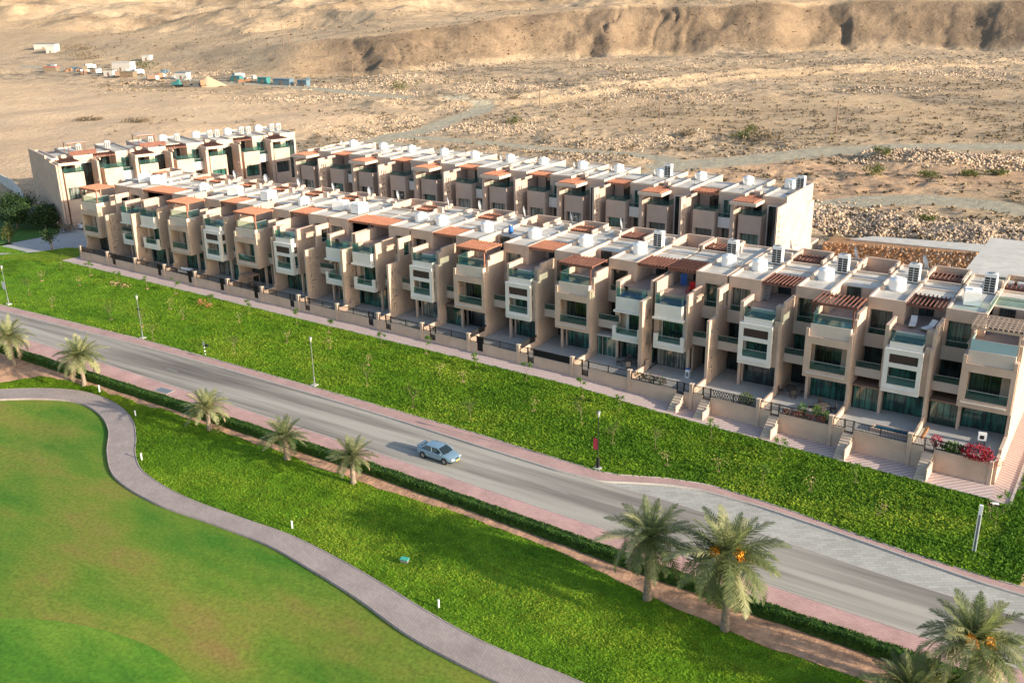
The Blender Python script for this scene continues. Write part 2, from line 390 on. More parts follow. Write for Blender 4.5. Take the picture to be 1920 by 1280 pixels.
        wall_holes(fr, 3.08, u0, u1, 1.62, 6.0, [(u0+.45, u1-.38, 2.46, 4.16), (u0+.45, u1-.38, 4.60, 5.50)], 'u', 0.2)
        wall_holes(fr, u1-0.2, 3.28, 5.04, 1.625, 5.995, [(3.55, 4.75, 2.46, 4.16), (3.55, 4.75, 4.60, 5.50)], 'd', 0.198)
        wall_holes(fr, u0+0.002, 3.28, 5.04, 1.625, 5.995, [(3.55, 4.75, 2.46, 4.16), (3.55, 4.75, 4.60, 5.50)], 'd', 0.198)
        fr.b(u0+.2, u1-.2, 3.28, 5.36, 1.63, 2.40); fr.b(u0+.2, u1-.2, 3.28, 5.36, 5.56, 5.99); fr.b(u0+.2, u1-.2, 3.28, 3.42, 4.2, 4.56)
        fr.b(3.18, 6.2, 2.90, 3.078, 2.0, 2.12)
        fr.build('frame_bay', 'white_render', par)
        dp = B().b(u0+.40, u1-.33, 3.20, 3.24, 4.56, 5.54); dp.b(u1-0.12, u1-0.08, 3.5, 4.8, 4.56, 5.54); dp.b(u0+0.08, u0+0.12, 3.5, 4.8, 4.56, 5.54)
        dp.split('louvre_panel', 'dark_panel', par)
        window(par, W, u0+.3, u1-.3, 5.1, 2.4, 5.5, 3, 'pane_green')
        plane_rail(par, W, [(u0+.46, u1-.40, 3.15, 3.17, 2.46, 3.25)])
        pb = B().b(3.42, 6.36, 3.4, 5.3, 5.96, 6.62); pb.b(3.42, 6.36, 5.3, 5.5, 6.0, 7.1); pb.build('pool_tank', 'white_render', par)
        B().b(3.54, 6.24, 3.52, 5.28, 6.622, 6.66).build('pool_water', 'pool_water', par)
        plane_rail(par, W, [(3.46, 6.32, 3.44, 3.465, 6.62, 7.60), (3.44, 3.465, 3.47, 4.0, 6.62, 7.60), (6.31, 6.335, 3.47, 4.35, 6.62, 7.60)], cap=False)
        bay.b(2.74, 3.098, 4.02, 5.02, 1.585, 7.95); bay.b(2.76, 3.04, 5.02, 7.32, 7.05, 7.94)
        bay.b(6.36, 7.055, 4.42, 5.36, 1.585, 7.88); bay.b(6.56, 7.055, 3.34+0.3, 4.42, 1.585, 6.44)
        pergola(par, W, 3.72, 7.02, 7.35, 11.25, 9.22, 9, tim)
    else:
        sl = B()
        sl.b(3.30, 6.42, 3.12, 5.36, 5.0, 6.5); sl.b(3.08, 6.62, 2.95, 5.36, 4.78, 4.998); sl.b(3.30, 6.42, 5.36, 5.5, 5.0, 7.1)
        sl.b(2.92, 6.46, 3.1, 3.42, 1.45, 2.26); sl.b(2.925, 3.40, 3.42, 5.36, 1.455, 1.9); sl.b(3.40, 6.455, 3.42, 5.36, 1.46, 1.9)
        sl.b(2.92, 3.34, 3.1, 3.42, 2.26, 3.1); sl.b(5.98, 6.46, 3.1, 3.42, 2.26, 3.1); sl.b(3.1, 6.1, 2.94, 3.098, 1.86, 1.98)
        wall_holes(sl, 5.12, 3.6, 6.9, 1.9, 4.78, [(3.95, 6.35, 1.92, 4.62)], 'u', 0.22)
        sl.build('balcony_and_pool_tank', 'white_render', par)
        window(par, W, 3.95, 6.35, 5.2, 1.92, 4.62, 3, 'pane_green')
        plane_rail(par, W, [(3.35, 5.97, 3.2, 3.22, 2.27, 2.95), (2.95, 2.97, 3.43, 5.0, 1.9, 2.95), (6.42, 6.44, 3.43, 5.0, 1.9, 2.95)])
        B().b(3.42, 6.30, 3.24, 5.34, 6.502, 6.54).build('pool_water', 'pool_blue' if newer else 'pool_water', par)
        plane_rail(par, W, [(3.34, 6.38, 3.16, 3.185, 6.5, 7.5), (3.34, 3.365, 3.19, 3.95, 6.5, 7.5), (6.355, 6.38, 3.19, 4.2, 6.5, 7.5)], cap=False)
        bay.b(2.74, 3.298, 4.1, 5.02, 4.0, 7.95) if not mir else bay.b(2.74, 3.0, 3.55, 5.02, 1.585, 7.82)
        bay.b(2.76, 3.04, 5.02, 7.32, 7.05, 7.94)
        bay.b(6.44, 7.055, 4.42, 5.36, 1.585, 7.3)
        bay.b(6.82, 7.06, 4.4, 8.6, 7.05, 8.5)
        if not mir:
            sw = MB(W); holes = [(4.0, 4.2, z, z+h) for z, h in ((0.4, .45), (2.2, .5), (3.4, .3), (5.0, .4))] + [(3.4, 3.9, z, z+.22) for z in (1.4, 4.4)]
            wall_holes(sw, 6.52, 2.35, 5.1, -2.2, 6.68, holes, 'd', 0.4); sw.build('screen_wall', 'stucco', par)
        pergola(par, W, 3.72, 7.02, 7.35, 11.25, 9.22, 9, tim, lattice=(k == 14))
    # ground storey
    w.b(2.76, 3.04, 4.35, 4.62, zf, 1.62)                      # column
    if typ == 'P': bay.build('front_bay', 'stucco', par)
    else: bay.split('bay_wall', 'stucco', par)
    w.build('wall', 'stucco', par)
    window(par, W, 3.0, 7.02, 5.6 if typ != 'W' else 5.4, zf, 1.56, 4, ['pane_dark', 'pane_green', 'pane_green', 'pane_pale', 'pane_green'][(k*7) % 5])
    if k in (10, 13, 17, 18, 4):                               # glazed front room in the gap
        window(par, W, 0.3, 2.72, 4.7, zf, 1.0, 4, 'pane_green', 'frame_pale' if k == 13 else 'frame')
        B().b(0.2, 2.74, 4.5, 8.28, 1.02, 1.2).build('canopy', 'awning' if k == 13 else 'shed_brown', par)
    else:
        window(par, W, 0.14, 2.72, 8.15, zf, 1.88, 3, 'pane_dark')
    window(par, W, 0.44, 2.54, 8.0, 5.05, 8.2, 3, ['pane_dark', 'pane_green', 'pane_pale', 'pane_green'][(k*3+1) % 4])
    window(par, W, 0.14, 2.7, 8.2, 2.14, 4.28, 3, 'pane_dark' if k % 4 else 'pane_green')
    B().b(0.12, 2.74, 7.33, 7.53, 4.3, 5.68).b(0.12, 2.73, 5.0, 5.16, 1.95, 2.85).split('balcony_parapet', 'parapet_render', par)
    plane_rail(par, W, [(0.15, 2.6, 7.42, 7.44, 5.68, 6.28), (0.15, 2.7, 5.07, 5.09, 2.85, 3.5)])
    # terrace door and back
    window(par, W, 4.2, 5.6, 11.22, 7.12, 9.0, 2, 'pane_dark', name='door')
    B().b(3.70, 6.90, 17.0, 20.9, 7.22, 7.26).build('rear_terrace_floor', 'deck_tile', par)
    if k % 3 != 1 or k < 6: pergola(par, W, 3.75, 6.85, 17.3, 20.0, 9.30, 8, tim)
    # patio slab
    B().b(0.16, 7.0, 0.35 - 0.02906 * (X0 - 70) , 8.1, -2.0, zf).build('patio', 'patio_tile', par)
    return par
TYPES = 'PWWPFPFWWFPFPWWFPFP'
MIR = [1, 0, 1, 1, 1, 1, 1, 0, 1, 0, 0, 0, 0, 0, 1, 0, 0, 0, 0]
houses = [front_house(k, t, MIR[k]) for k, t in enumerate(TYPES)]
# screen walls with a large framed opening, standing between neighbouring gaps
for k in (1, 7, 9, 15):
    par = houses[k]
    s = MB(); hs = [(3.1, 3.3, z, z+h) for z, h in ((-.3, .5), (.9, .3), (1.8, .7), (3.2, .35), (4.2, .5))] + [(3.6, 3.8, z, z+h) for z, h in ((-.3, .9), (1.8, .5), (3.2, .7), (4.6, .4))] + [(3.1, 3.9, .35, .5), (3.3, 4.1, 1.3, 1.45), (4.3, 4.5, 2.8, 3.3), (4.3, 4.8, 4.2, 4.4)]
    wall_holes(s, -0.16, 2.45, 5.2, -2.2, 5.75, hs, 'd', 0.3)
    wall_holes(s, -0.162, 5.2, 8.5, -2.2, 8.6, [(5.75, 7.6, 6.1, 7.9)], 'd', 0.304); s.b(-0.161, 0.141, 4.75, 5.2, 5.752, 8.6)
    s.build('screen_wall', 'stucco', par)
# end walls of the row
MB().b(6.46, 6.60, 3.3, 21.3, -3.3, 6.5).b(6.455, 6.605, 4.4, 21.3, 6.5, 8.42).b(6.45, 6.61, 7.4, 21.3, 8.42, 9.5) if False else None

# ---- rear row and side block, built from two alternating kinds of unit
def rear_unit(kind, org, rz, label, group, z0=0.0, tim='timber', tall='pane_dark', lit=False):
    par = empty('townhouse', (org[0], org[1], z0), rz, label, 'townhouse', group)
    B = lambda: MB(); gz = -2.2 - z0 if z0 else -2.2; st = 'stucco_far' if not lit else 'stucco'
    w = B(); rim = B(); roof = B()
    if kind == 'B':
        # screen wall with small slots at its left edge
        s = B(); hs = [(-3.2, -3.0, z, z+h) for z, h in ((2.0, .8), (3.3, .4), (5.6, .9), (7.0, .6))] + [(-2.7, -2.5, z, z+h) for z, h in ((2.0, .4), (3.1, .8), (5.6, .5), (6.6, .9))] + [(-3.3, -2.4, 5.0, 5.2), (-3.3, -2.5, 4.2, 4.35), (-2.2, -2.0, 6.9, 7.5)]
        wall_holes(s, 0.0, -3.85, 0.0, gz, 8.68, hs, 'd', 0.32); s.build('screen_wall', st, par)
        wall_holes(w, -2.25, 1.55, 4.95, gz, 6.8, [(1.85, 4.65, 1.9, 4.1)], 'u', 0.3)
        w.b(1.56, 1.9, -1.95, 0.0, gz, 6.79); w.b(4.6, 4.94, -1.95, 0.0, gz, 6.79); w.b(1.9, 4.6, -1.95, 3.0, 4.4, 6.0)
        w.b(0.33, 4.6, 3.0, 9.0, gz, 9.0); w.b(0.34, 1.55, -.3, 3.0, gz, 6.0); w.b(4.62, 8.3-0.95, 0.0, 9.01, gz, 9.13)
        w.b(1.0, 1.2, -2.2, 0.0, 8.55, 8.95)
        window(par, None, 1.9, 4.6, -1.75, 1.9, 4.1, 4, ['pane_green', 'pane_pale', 'pane_dark'][int(org[0]*3+org[1]) % 3])
        plane_rail(par, None, [(1.62, 4.9, -2.18, -2.155, 6.8, 7.65), (4.87, 4.895, -2.15, 0, 6.8, 7.65)], cap=False)
        B().b(1.9, 4.6, -1.9, 2.98, 6.0, 6.05).build('terrace_floor', 'deck_tile', par)
        window(par, None, 2.0, 4.2, 2.92, 6.06, 8.3, 2, 'pane_dark', name='door')
        pergola(par, None, 0.5, 4.58, -0.1, 2.9, 9.0, 9, tim)
        # white balcony bay
        B().b(5.15, 7.1, -1.3, -1.15, 4.3, 5.88).b(5.15, 5.3, -1.15, -.01, 4.3, 5.87).b(6.95, 7.1, -1.15, -.01, 4.3, 5.87).b(5.3, 6.95, -1.15, -.01, 4.3, 4.7).build('balcony_parapet', 'white_render', par)
        window(par, None, 5.4, 7.0, -0.09, 4.72, 8.3, 2, 'pane_green', 'frame_pale'); window(par, None, 5.4, 7.0, -0.09, 1.2, 3.9, 2, 'pane_dark')
        plane_rail(par, None, [(5.18, 7.08, -1.25, -1.23, 5.88, 6.5)])
        rim.b(4.6, 4.8, 0.002, 13.0, 9.12, 9.42).b(4.8, 7.35, 0.0, 0.22, 9.12, 9.42).b(4.8, 7.35, 12.8, 13.0, 9.12, 9.42)
        roof.b(4.8, 7.36, 0.22, 12.8, 9.13, 9.17).b(0.35, 4.6, 3.2, 8.9, 9.01, 9.06)
        w.b(4.62, 7.36, 9.0, 13.0, gz, 9.12); w.b(0.32, 4.63, 9.0, 12.6, gz, 6.6); rim.b(0.34, 4.6, 3.0, 3.2, 9.01, 9.3)
    else:
        # pillar, projecting bay with a concrete portal over the terrace, tall stair window
        w.b(0.30, 0.82, -3.0, 0.0, gz, 8.38)
        wall_holes(w, -2.25, 1.3, 4.75, gz, 6.8, [(1.6, 4.45, 1.9, 4.1)], 'u', 0.3)
        w.b(1.31, 1.65, -1.95, 0.0, gz, 6.79); w.b(4.4, 4.74, -1.95, 0.0, gz, 6.79); w.b(1.65, 4.4, -1.95, 2.6, 4.4, 6.0)
        w.b(-0.0, 1.3, 0.0, 9.0, gz, 9.13); w.b(1.3, 3.95, 2.6, 9.0, gz, 9.0)
        pt = B().b(0.28, 4.3, -3.55, -3.2, 8.4, 8.85).b(3.95, 4.3, -3.2, 0.0, 8.402, 8.848).b(0.29, 0.6, -3.2, 0.0, 8.402, 8.848); pt.build('portal_beam', 'coping', par)
        window(par, None, 1.65, 4.4, -1.75, 1.9, 4.1, 4, ['pane_green', 'pane_dark', 'pane_pale'][int(org[0]*3+org[1]) % 3])
        plane_rail(par, None, [(1.36, 4.7, -2.18, -2.155, 6.8, 7.65), (4.67, 4.695, -2.15, 0, 6.8, 7.65)], cap=False)
        B().b(1.65, 4.4, -1.9, 2.58, 6.0, 6.05).build('terrace_floor', 'deck_tile', par)
        window(par, None, 1.8, 3.8, 2.52, 6.06, 8.3, 2, 'pane_dark', name='door')
        pergola(par, None, 0.65, 3.9, -3.3, 1.6, 8.86, 9, tim, beams=False)
        w.b(2.2, 3.0, 1.6, 2.6, 8.0, 9.6)
        wall_holes(w, -0.0, 3.95, 7.34, gz, 9.13, [(4.95, 6.95, 0.0, 8.0)], 'u', 0.35); w.b(3.95, 7.34, 0.35, 9.0, gz, 9.12)
        fr = B().b(4.80, 4.95, -0.06, 0.0, -.1, 8.15).b(6.95, 7.1, -0.06, 0.0, -.1, 8.15).b(4.95, 6.95, -0.06, 0.0, 8.0, 8.15); fr.build('window_surround', 'white_render', par)
        window(par, None, 4.95, 6.95, 0.2, 0.0, 8.0, 3, tall, transom=4.2)
        rim.b(3.95, 4.15, 0.22, 13.0, 9.12, 9.42).b(3.95, 7.35, 0.0, 0.22, 9.135, 9.42).b(7.15, 7.35, 0.22, 13.0, 9.12, 9.42).b(4.15, 7.15, 12.8, 13.0, 9.12, 9.42)
        rim.b(-0.0, 1.1, 0.0, 0.22, 9.12, 9.42).b(1.1, 1.3, 0.002, 13.0, 9.12, 9.42).b(0.0, 1.1, 12.8, 13.0, 9.12, 9.42)
        roof.b(4.15, 7.15, 0.22, 12.8, 9.13, 9.17).b(0.0, 1.1, 0.22, 12.8, 9.13, 9.17).b(1.3, 3.95, 2.8, 8.9, 9.01, 9.06)
        w.b(3.94, 7.34, 9.0, 13.0, gz, 9.12); w.b(1.3, 3.94, 9.0, 12.6, gz, 6.6); w.b(0.0, 1.3, 9.0, 13.0, gz, 9.12); rim.b(1.31, 3.94, 2.61, 2.8, 9.01, 9.3)
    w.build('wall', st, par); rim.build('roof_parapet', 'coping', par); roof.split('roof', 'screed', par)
    return par
rear = []
UW = 7.35
n_r = 13
for i in range(n_r):           # from the right end towards the left
    j = n_r - 1 - i
    kind = 'A' if i % 2 == 0 else 'B'
    x0 = 100.1 - UW * (i + 1)
    d = 'beam over its terrace' if kind == 'A' else 'white balcony'
    pos = nthr(j)
    rear.append(rear_unit(kind, (x0, 49.0), 0, 'tan townhouse with a %s, %s in the rear row' % (d, pos), 'townhouses of the rear row'))
e = rear[0]
s = MB(); hs = [(-3.2, -3.0, z, z+h) for z, h in ((2.0, .8), (3.3, .4), (5.6, .9), (7.0, .6))] + [(-2.7, -2.5, z, z+h) for z, h in ((2.0, .4), (3.1, .8), (5.6, .5), (6.6, .9))] + [(-3.3, -2.4, 5.0, 5.2), (-3.3, -2.5, 4.2, 4.35)]
wall_holes(s, 7.36, -3.85, 0.0, -2.2, 8.68, hs, 'd', 0.24); s.b(7.36, 7.6, 0.0, 9.4, -2.2, 9.62).b(7.36, 7.6, 9.4, 13.2, -2.2, 6.8).build('end_wall', 'stucco', e)
MB().b(4.3, 7.5, 13.2, 17.8, -2.2, -0.3).build('rear_annex', 'stucco', e)

# side block at the left, its facade lit by the sun
LA = math.atan2(0.949, 0.316); LO = (-21.2, 13.0)
side = []
for i in range(7):
    kind = 'A' if i % 2 == 0 else 'B'
    u = 0.3 + i * 6.85
    ox, oy = LO[0] + u * math.cos(LA) - 3.2 * math.sin(LA) * 1.0, LO[1] + u * math.sin(LA) + 3.2 * math.cos(LA)
    h = rear_unit(kind, (ox, oy), LA, 'sunlit townhouse with a %s, %s of the side block at the left' % ('tall dark window' if kind == 'A' else 'white balcony', 'nearest' if i == 0 else 'farthest' if i == 6 else ['', 'second', 'third', 'fourth', 'fifth', 'sixth'][i] + ' nearest'), 'townhouses of the side block', 1.0, 'timber_dark', 'pane_dark', True)
    side.append(h)
s = MB(); s.b(-0.3, 0.0, -3.85, 0.0, -4, 8.7).b(-0.3, 0.0, 0.0, 3.0, -4, 9.0).b(-0.3, 0.0, 3.0, 15.0, -4, 9.6).b(-0.29, 7.3, 13.0, 15.0, -4, 8.6).build('end_wall', 'stucco', side[0])
# timber roof terrace shelters on the side block
def roof_shelter(par_name, u, d, wdt, dep, label):
    c, s_ = math.cos(LA), math.sin(LA); base = (LO[0] + u*c - (3.2+d)*s_, LO[1] + u*s_ + (3.2+d)*c, 10.18)
    p = empty('roof_shelter', base, LA, label, 'pergola', 'timber shelters on the side block roof')
    f = MB(); f.b(0, wdt, 0, .12, 2.0, 2.16).b(0, wdt, dep-.12, dep, 2.0, 2.16)
    for a in (0, wdt-.12):
        for b_ in (0, dep-.12): f.b(a, a+.12, b_, b_+.12, 0, 2.0)
    f.build('shelter_frame', 'timber_dark', p)
    MB().b(-.2, wdt+.2, -.2, dep+.2, 2.163, 2.24).build('shelter_roof', 'timber_pale', p)
    r_ = MB().b(-.3, wdt+1.6, -1.3, -1.26, 0.0, 0.9); r_.build('railing', 'timber_dark', p)
roof_shelter('a', 4.3, 3.0, 3.0, 3.2, 'flat timber shelter on the near roof of the side block')
roof_shelter('b', 17.6, 4.0, 3.2, 3.6, 'long flat timber canopy on the middle of the side block roof')

# ---------------------------------------------------------------- roof furniture
def water_tank(loc, label, group, kind='round', s=1.0):
    p = empty('water_tank', loc, rnd.uniform(0, 3), label, 'water tank', group)
    if kind == 'round':
        prof = [(0.80*s, 0.0), (0.84*s, 0.12), (0.80*s, 0.2), (0.84*s, 0.32), (0.80*s, 0.42), (0.84*s, 0.55), (0.80*s, 0.65), (0.84*s, 0.78), (0.80*s, 0.9), (0.83*s, 0.98), (0.80*s, 1.12), (0.34*s, 1.2)]
        MB().lathe(prof, 22).build('tank_body', 'plastic_white', p, True)
        MB().lathe([(0.34*s, 1.19), (0.35*s, 1.3), (0.28*s, 1.33)], 16).build('lid', 'plastic_white', p)
    else:
        b = MB().b(-.95, .95, -.75, .75, .12, 1.35).b(-.9, .9, -.7, .7, 1.352, 1.45); b.build('tank_body', 'plastic_white', p)
        MB().lathe([(0.25, 1.452), (0.25, 1.56), (0.2, 1.6)], 14).build('lid', 'plastic_white', p)
    MB().tube((0.86*s, 0, 0.2), (1.5*s, 0.1, 0.12), 0.04).tube((1.5*s, 0.1, 0.12), (1.5*s, 1.2, 0.1), 0.04).build('pipe', 'ac_white', p)
    MB().b(-.9, .9, -.9, .9, -0.02, 0.0).build('tank_base', 'concrete', p)
    return p
def ac_unit(loc, label, group, rz=0):
    p = empty('ac_unit', loc, rz, label, 'air conditioner', group)
    MB().b(-.55, .55, -.42, .42, .14, 2.0).b(-.5, .5, -.38, .38, 2.0, 2.06).build('casing', 'ac_white', p)
    MB().b(-.5, -.3, -.4, .4, 0, .14).b(.3, .5, -.4, .4, 0, .14).build('feet', 'metal_grey', p)
    g = MB()
    for i in range(6):
        for j in range(2): g.b(-.5+j*.52, -.02+j*.52-.04, -.445, -.421, .25+i*.25, .44+i*.25)
    g.build('intake_grille', 'dark_void', p)
    MB().lathe([(0.33, 2.062), (0.33, 2.12), (0.28, 2.12)], 16).build('fan_ring', 'metal_grey', p)
    return p
def dish(loc, label, group, r=0.78, rz=0.3, tilt=55):
    p = empty('satellite_dish', loc, rz, label, 'satellite dish', group)
    prof = [(0.02, 0), (r*.35, .02), (r*.7, .08), (r, .17)]
    d = MB().lathe(prof, 22).build('dish', 'dish_grey', p, True); d.location = (0, 0, 1.25); d.rotation_euler = (R(90-0), R(0), R(90)); d.rotation_euler = (0, R(tilt+15), R(0))
    MB().tube((0, 0, 0), (0, 0, 1.25), .035).b(-.3, .3, -.3, .3, 0, .05).build('mast', 'metal_grey', p)
    MB().tube((0, 0, 1.25), (r*.9, 0, 1.25+.15), .02).b(r*.9-.05, r*.9+.05, -.05, .05, 1.35, 1.47).build('feed_arm', 'metal_grey', p)
    return p
for k in range(19):
    m = MIR[k]; U = (lambda u: PW*k + (PW-u if m else u))
    water_tank((U(1.75), 11.9 if k < 18 else 10.6, 9.19), 'white water tank on the roof of %s front-row house' % (nth(k)), 'water tanks on the front-row roofs', 'box' if k in (18, 0, 1, 3, 4, 6, 7) else 'round')
    if k in (13, 14, 15, 16, 17, 18) : ac_unit((U(2.6), 15.2, 9.19), 'tall white air conditioner on the roof of %s front-row house' % nth(k), 'air conditioners on the front-row roofs')
    if k in (2, 3, 4, 5, 6, 7, 8, 9, 10, 11, 12, 15, 16, 17): dish((U(2.7), 19.0, 9.19), 'pale satellite dish on the roof of %s front-row house' % nth(k), 'satellite dishes on the front-row roofs', rz=0.35 + 0.1*(k % 3), tilt=62)
    if k in (1, 2, 4, 6, 8):
        p = empty('pump_set', (U(2.4), 13.6, 9.19), 0, 'small pale pump on the roof of %s front-row house' % nth(k), 'pump', 'pumps on the front-row roofs')
        MB().tube((-.6, 0, .15), (.6, 0, .15), .12).b(-.2, .3, -.15, .15, 0, .4).build('pump_body', 'ac_white', p); MB().tube((0, 0, .2), (0, 1.4, .2), .04).build('pipe', 'metal_grey', p)
for i, h in enumerate(rear):
    x0 = h.location.x; j = n_r - 1 - i; pos = nthr(j)
    uu = 5.6 if i % 2 == 0 else 6.0
    water_tank((x0+uu, 57.3, 9.19), 'white water tank on the roof of %s rear-row house' % pos, 'water tanks on the rear-row roofs', 'round' if i else 'box', 1.0)
    dish((x0+uu+.6, 53.2, 9.19), 'grey satellite dish on the roof of %s rear-row house' % pos, 'satellite dishes on the rear-row roofs', rz=.2, tilt=60, r=.5)
    if i in (0, 3): ac_unit((x0+uu+1.3, 57.2, 9.19), 'white air conditioner beside the tank on the roof of %s rear-row house' % pos, 'air conditioners on the rear-row roofs')
for i in range(7):
    c, s_ = math.cos(LA), math.sin(LA)
    for q, (du, dd) in enumerate(((5.2, 6.5), (6.6, 6.2), (3.0, 8.4))):
        u = .3 + i*6.85 + du; loc = (LO[0]+u*c-(3.2+dd)*s_, LO[1]+u*s_+(3.2+dd)*c, 10.2)
        if q < 2:
            if (i in (0, 2) and q == 0) or (i in (1, 3) and q == 1): continue
            ac_unit(loc, '%s white air conditioner on the roof of the %s side-block house' % (('left', 'right')[q], ['nearest', 'second nearest', 'third nearest', 'fourth nearest', 'fifth nearest', 'sixth nearest', 'farthest'][i]), 'air conditioners on the side-block roof', LA).scale = (.78, .78, .72)
        elif i in (3, 4, 5, 6): water_tank(loc, 'white water tank on the roof of the %s side-block house' % ['', '', '', 'fourth nearest', 'fifth nearest', 'sixth nearest', 'farthest'][i], 'water tanks on the side-block roof')

# ---------------------------------------------------------------- garden walls along the walkway
FS = -0.02906
def yf(x): return FS * (x - 70.0)
WZ = [(-30, -2.15), (94, -2.18), (101, -2.42), (108, -2.7), (122, -3.0), (137, -3.12), (170, -3.2)]
def wz(x): return interp(WZ, x)
FA = math.atan(FS)
for k in range(19):
    x0 = PW * k; x1 = PW * (k+1) if k < 18 else 136.66
    L = (x1 - x0) / math.cos(FA); zb = float(wz(x0)) - 0.25
    g = empty('garden_wall', (x0, yf(x0), 0), FA)
    look = {0: 'with a solid grey panel', 1: 'with grey mesh on its railing', 2: 'with dark green netting on its railing', 3: 'with patchy netting on its railing', 12: 'with black sheeting on its railing', 14: 'overhung by climbing shrubs', 15: 'with a latticed railing', 16: 'with pink flowers over it', 18: 'under the crimson bougainvillea'}.get(k, 'with a black railing')
    tag(g, 'garden wall %s, in front of %s house' % (look, nth(k)), 'garden wall', 'garden walls along the paved walk')
    mir = k < 13 and False
    # gate next to the left pier for the right hand half, next to the right pier elsewhere
    left = k > 0 and not MIR[k]
    ga, gb = (1.25, 2.15) if left else (5.55, 6.4)
    if k == 0: ga, gb = 6.9, 6.9
    zt = -0.95 if k < 14 else -1.02
    w = MB(); w.b(0.2, ga, -0.1, 0.1, zb, zt) if ga > .3 else None
    if gb < 7.0: w.b(gb, L-0.005, -0.1, 0.1, zb, zt); w.b(ga, gb, -0.095, 0.095, zb, -1.38 if k >= 14 else float(wz(x0)) + .3)
    w.build('wall', 'stucco', g)
    MB().b(0.2, ga, -0.13, 0.13, zt, zt+.05).b(gb, L-.17, -0.13, 0.13, zt, zt+.05).split('coping', 'coping', g) if gb < 7 else None
    MB().b(-0.19, 0.19, -0.2, 0.2, zb, 0.0).build('pier', 'stucco', g)
    MB().b(-0.22, 0.22, -0.23, 0.23, 0.0, 0.06).build('pier_cap', 'coping', g)
    if k == 18:
        MB().b(L-0.32, L+0.0, -0.2, 0.2, zb, -0.9).build('pier', 'stucco', g)
    # railing
    bars = MB(); rails = MB()
    spans = [(0.2, ga), (gb, L-0.2)] if gb < 7 else [(0.2, 5.0)]
    if k == 18: spans = [(0.2, ga), (gb, L-.3)]
    for a, b in spans:
        if b - a < .2: continue
        n = int((b-a)/0.13)
        for i in range(n+1):
            u = a + (b-a)*i/max(n, 1); bars.b(u-0.016, u+0.016, -0.016, 0.016, zt+.1, -0.08)
        rails.b(a, b, -0.028, 0.028, -0.14, -0.08).b(a, b, -0.029, 0.029, zt+.11, zt+.17)
        rails.b(a, a+.05, -0.03, 0.03, zt+.05, 0.0).b(b-.05, b, -0.03, 0.03, zt+.05, 0.0)
        if b - a > 3: rails.b((a+b)/2-.025, (a+b)/2+.025, -0.03, 0.03, zt+.05, 0.0)
    tag(bars.build('railing_bars', 'metal_black', g), kind='stuff'); rails.build('railing_frame', 'metal_black', g)
    if k in (0, 1, 2, 3, 12): MB().b(spans[-1][0], spans[-1][1], 0.03, 0.045, zt+.06, -0.1).build('screen_sheet', {0: 'net_grey', 1: 'net_grey', 2: 'net_green', 3: 'net_grey', 12: 'metal_black'}[k], g)
    if k == 15:
        la = MB()
        for i in range(16):
            u = 2.3 + i*.29; la.tube((u, .02, -0.9), (u+.35, .02, -.12), .03, n=4).tube((u+.35, .02, -0.9), (u, .02, -.12), .03, n=4)
        la.build('lattice', 'metal_black', g)
    if gb < 7:
        gt = MB(); gz = -1.34 if k >= 14 else float(wz(x0+ga)) + .35
        gt.b(ga+.04, ga+.1, -0.03, 0.03, gz, 0).b(gb-.1, gb-.04, -0.03, 0.03, gz, 0).b(ga+.1, gb-.1, -0.025, 0.025, -.1, -.05).b(ga+.1, gb-.1, -0.025, 0.025, gz+.03, gz+.08).b(ga+.1, gb-.1, -0.025, 0.025, -.72, -.68)
        for i in range(7): u = ga + .14 + i*(gb-ga-.28)/6; gt.b(u-.016, u+.016, -.016, .016, gz+.08, -.1)
        gt.build('gate', 'metal_black', g)
        if k in (2, 3, 4, 5, 11): MB().b(ga+.1, gb-.1, 0.03, .045, gz, -.1).build('gate_sheet', 'metal_black', g)
        hgt = -1.36 - float(wz(x0+ga)); ns = max(1, int(round(hgt/0.19)))
        if k >= 14:
            for i in range(ns):
                z1 = -1.37 - i*hgt/ns
                MB().b(ga-.02, gb+.02, -0.12-0.28*(i+1), -0.12-0.28*i+.001, float(wz(x0))-.3, z1-.012).build('step', 'coping', g)
            MB().b(gb+.02, gb+.12, -0.12-.28*ns, -.1, float(wz(x0))-.3, -1.9).build('step_cheek', 'stucco', g)
    # low wall between this plot and the next, running back to the house
    xs = x0; d0 = yf(xs) + .2
    dw = MB(); yl = 3.6 - yf(x0)
    dw.b(-0.1, 0.1, 0.2, yl, zb, -0.62); dw.b(-0.1, .1, yl-.6 if False else yl-.55, yl, -0.62, -0.2)
    o = dw.build('dividing_wall', 'stucco', g); o.rotation_euler = (0, 0, -FA)
    if k in (11, 12): r = MB().b(-.02, .02, .3, yl, -.62, .05); r = r.build('divider_screen', 'metal_black', g); r.rotation_euler = (0, 0, -FA)
MB().b(7.06, 7.34, -1.55, 3.35, -3.4, -1.0).b(7.061, 7.339, 0.2, 3.35, -1.0, -0.6).b(7.07, 7.33, 3.35, 21.25, -3.4, -2.2).b(7.06, 7.34, 11.35, 21.25, -2.2, 9.2).build('end_wall', 'stucco', houses[18])
MB().b(0.02, 0.14, 3.3, 21, -2.4, 6.2).build('end_wall', 'stucco', houses[0]) if False else None

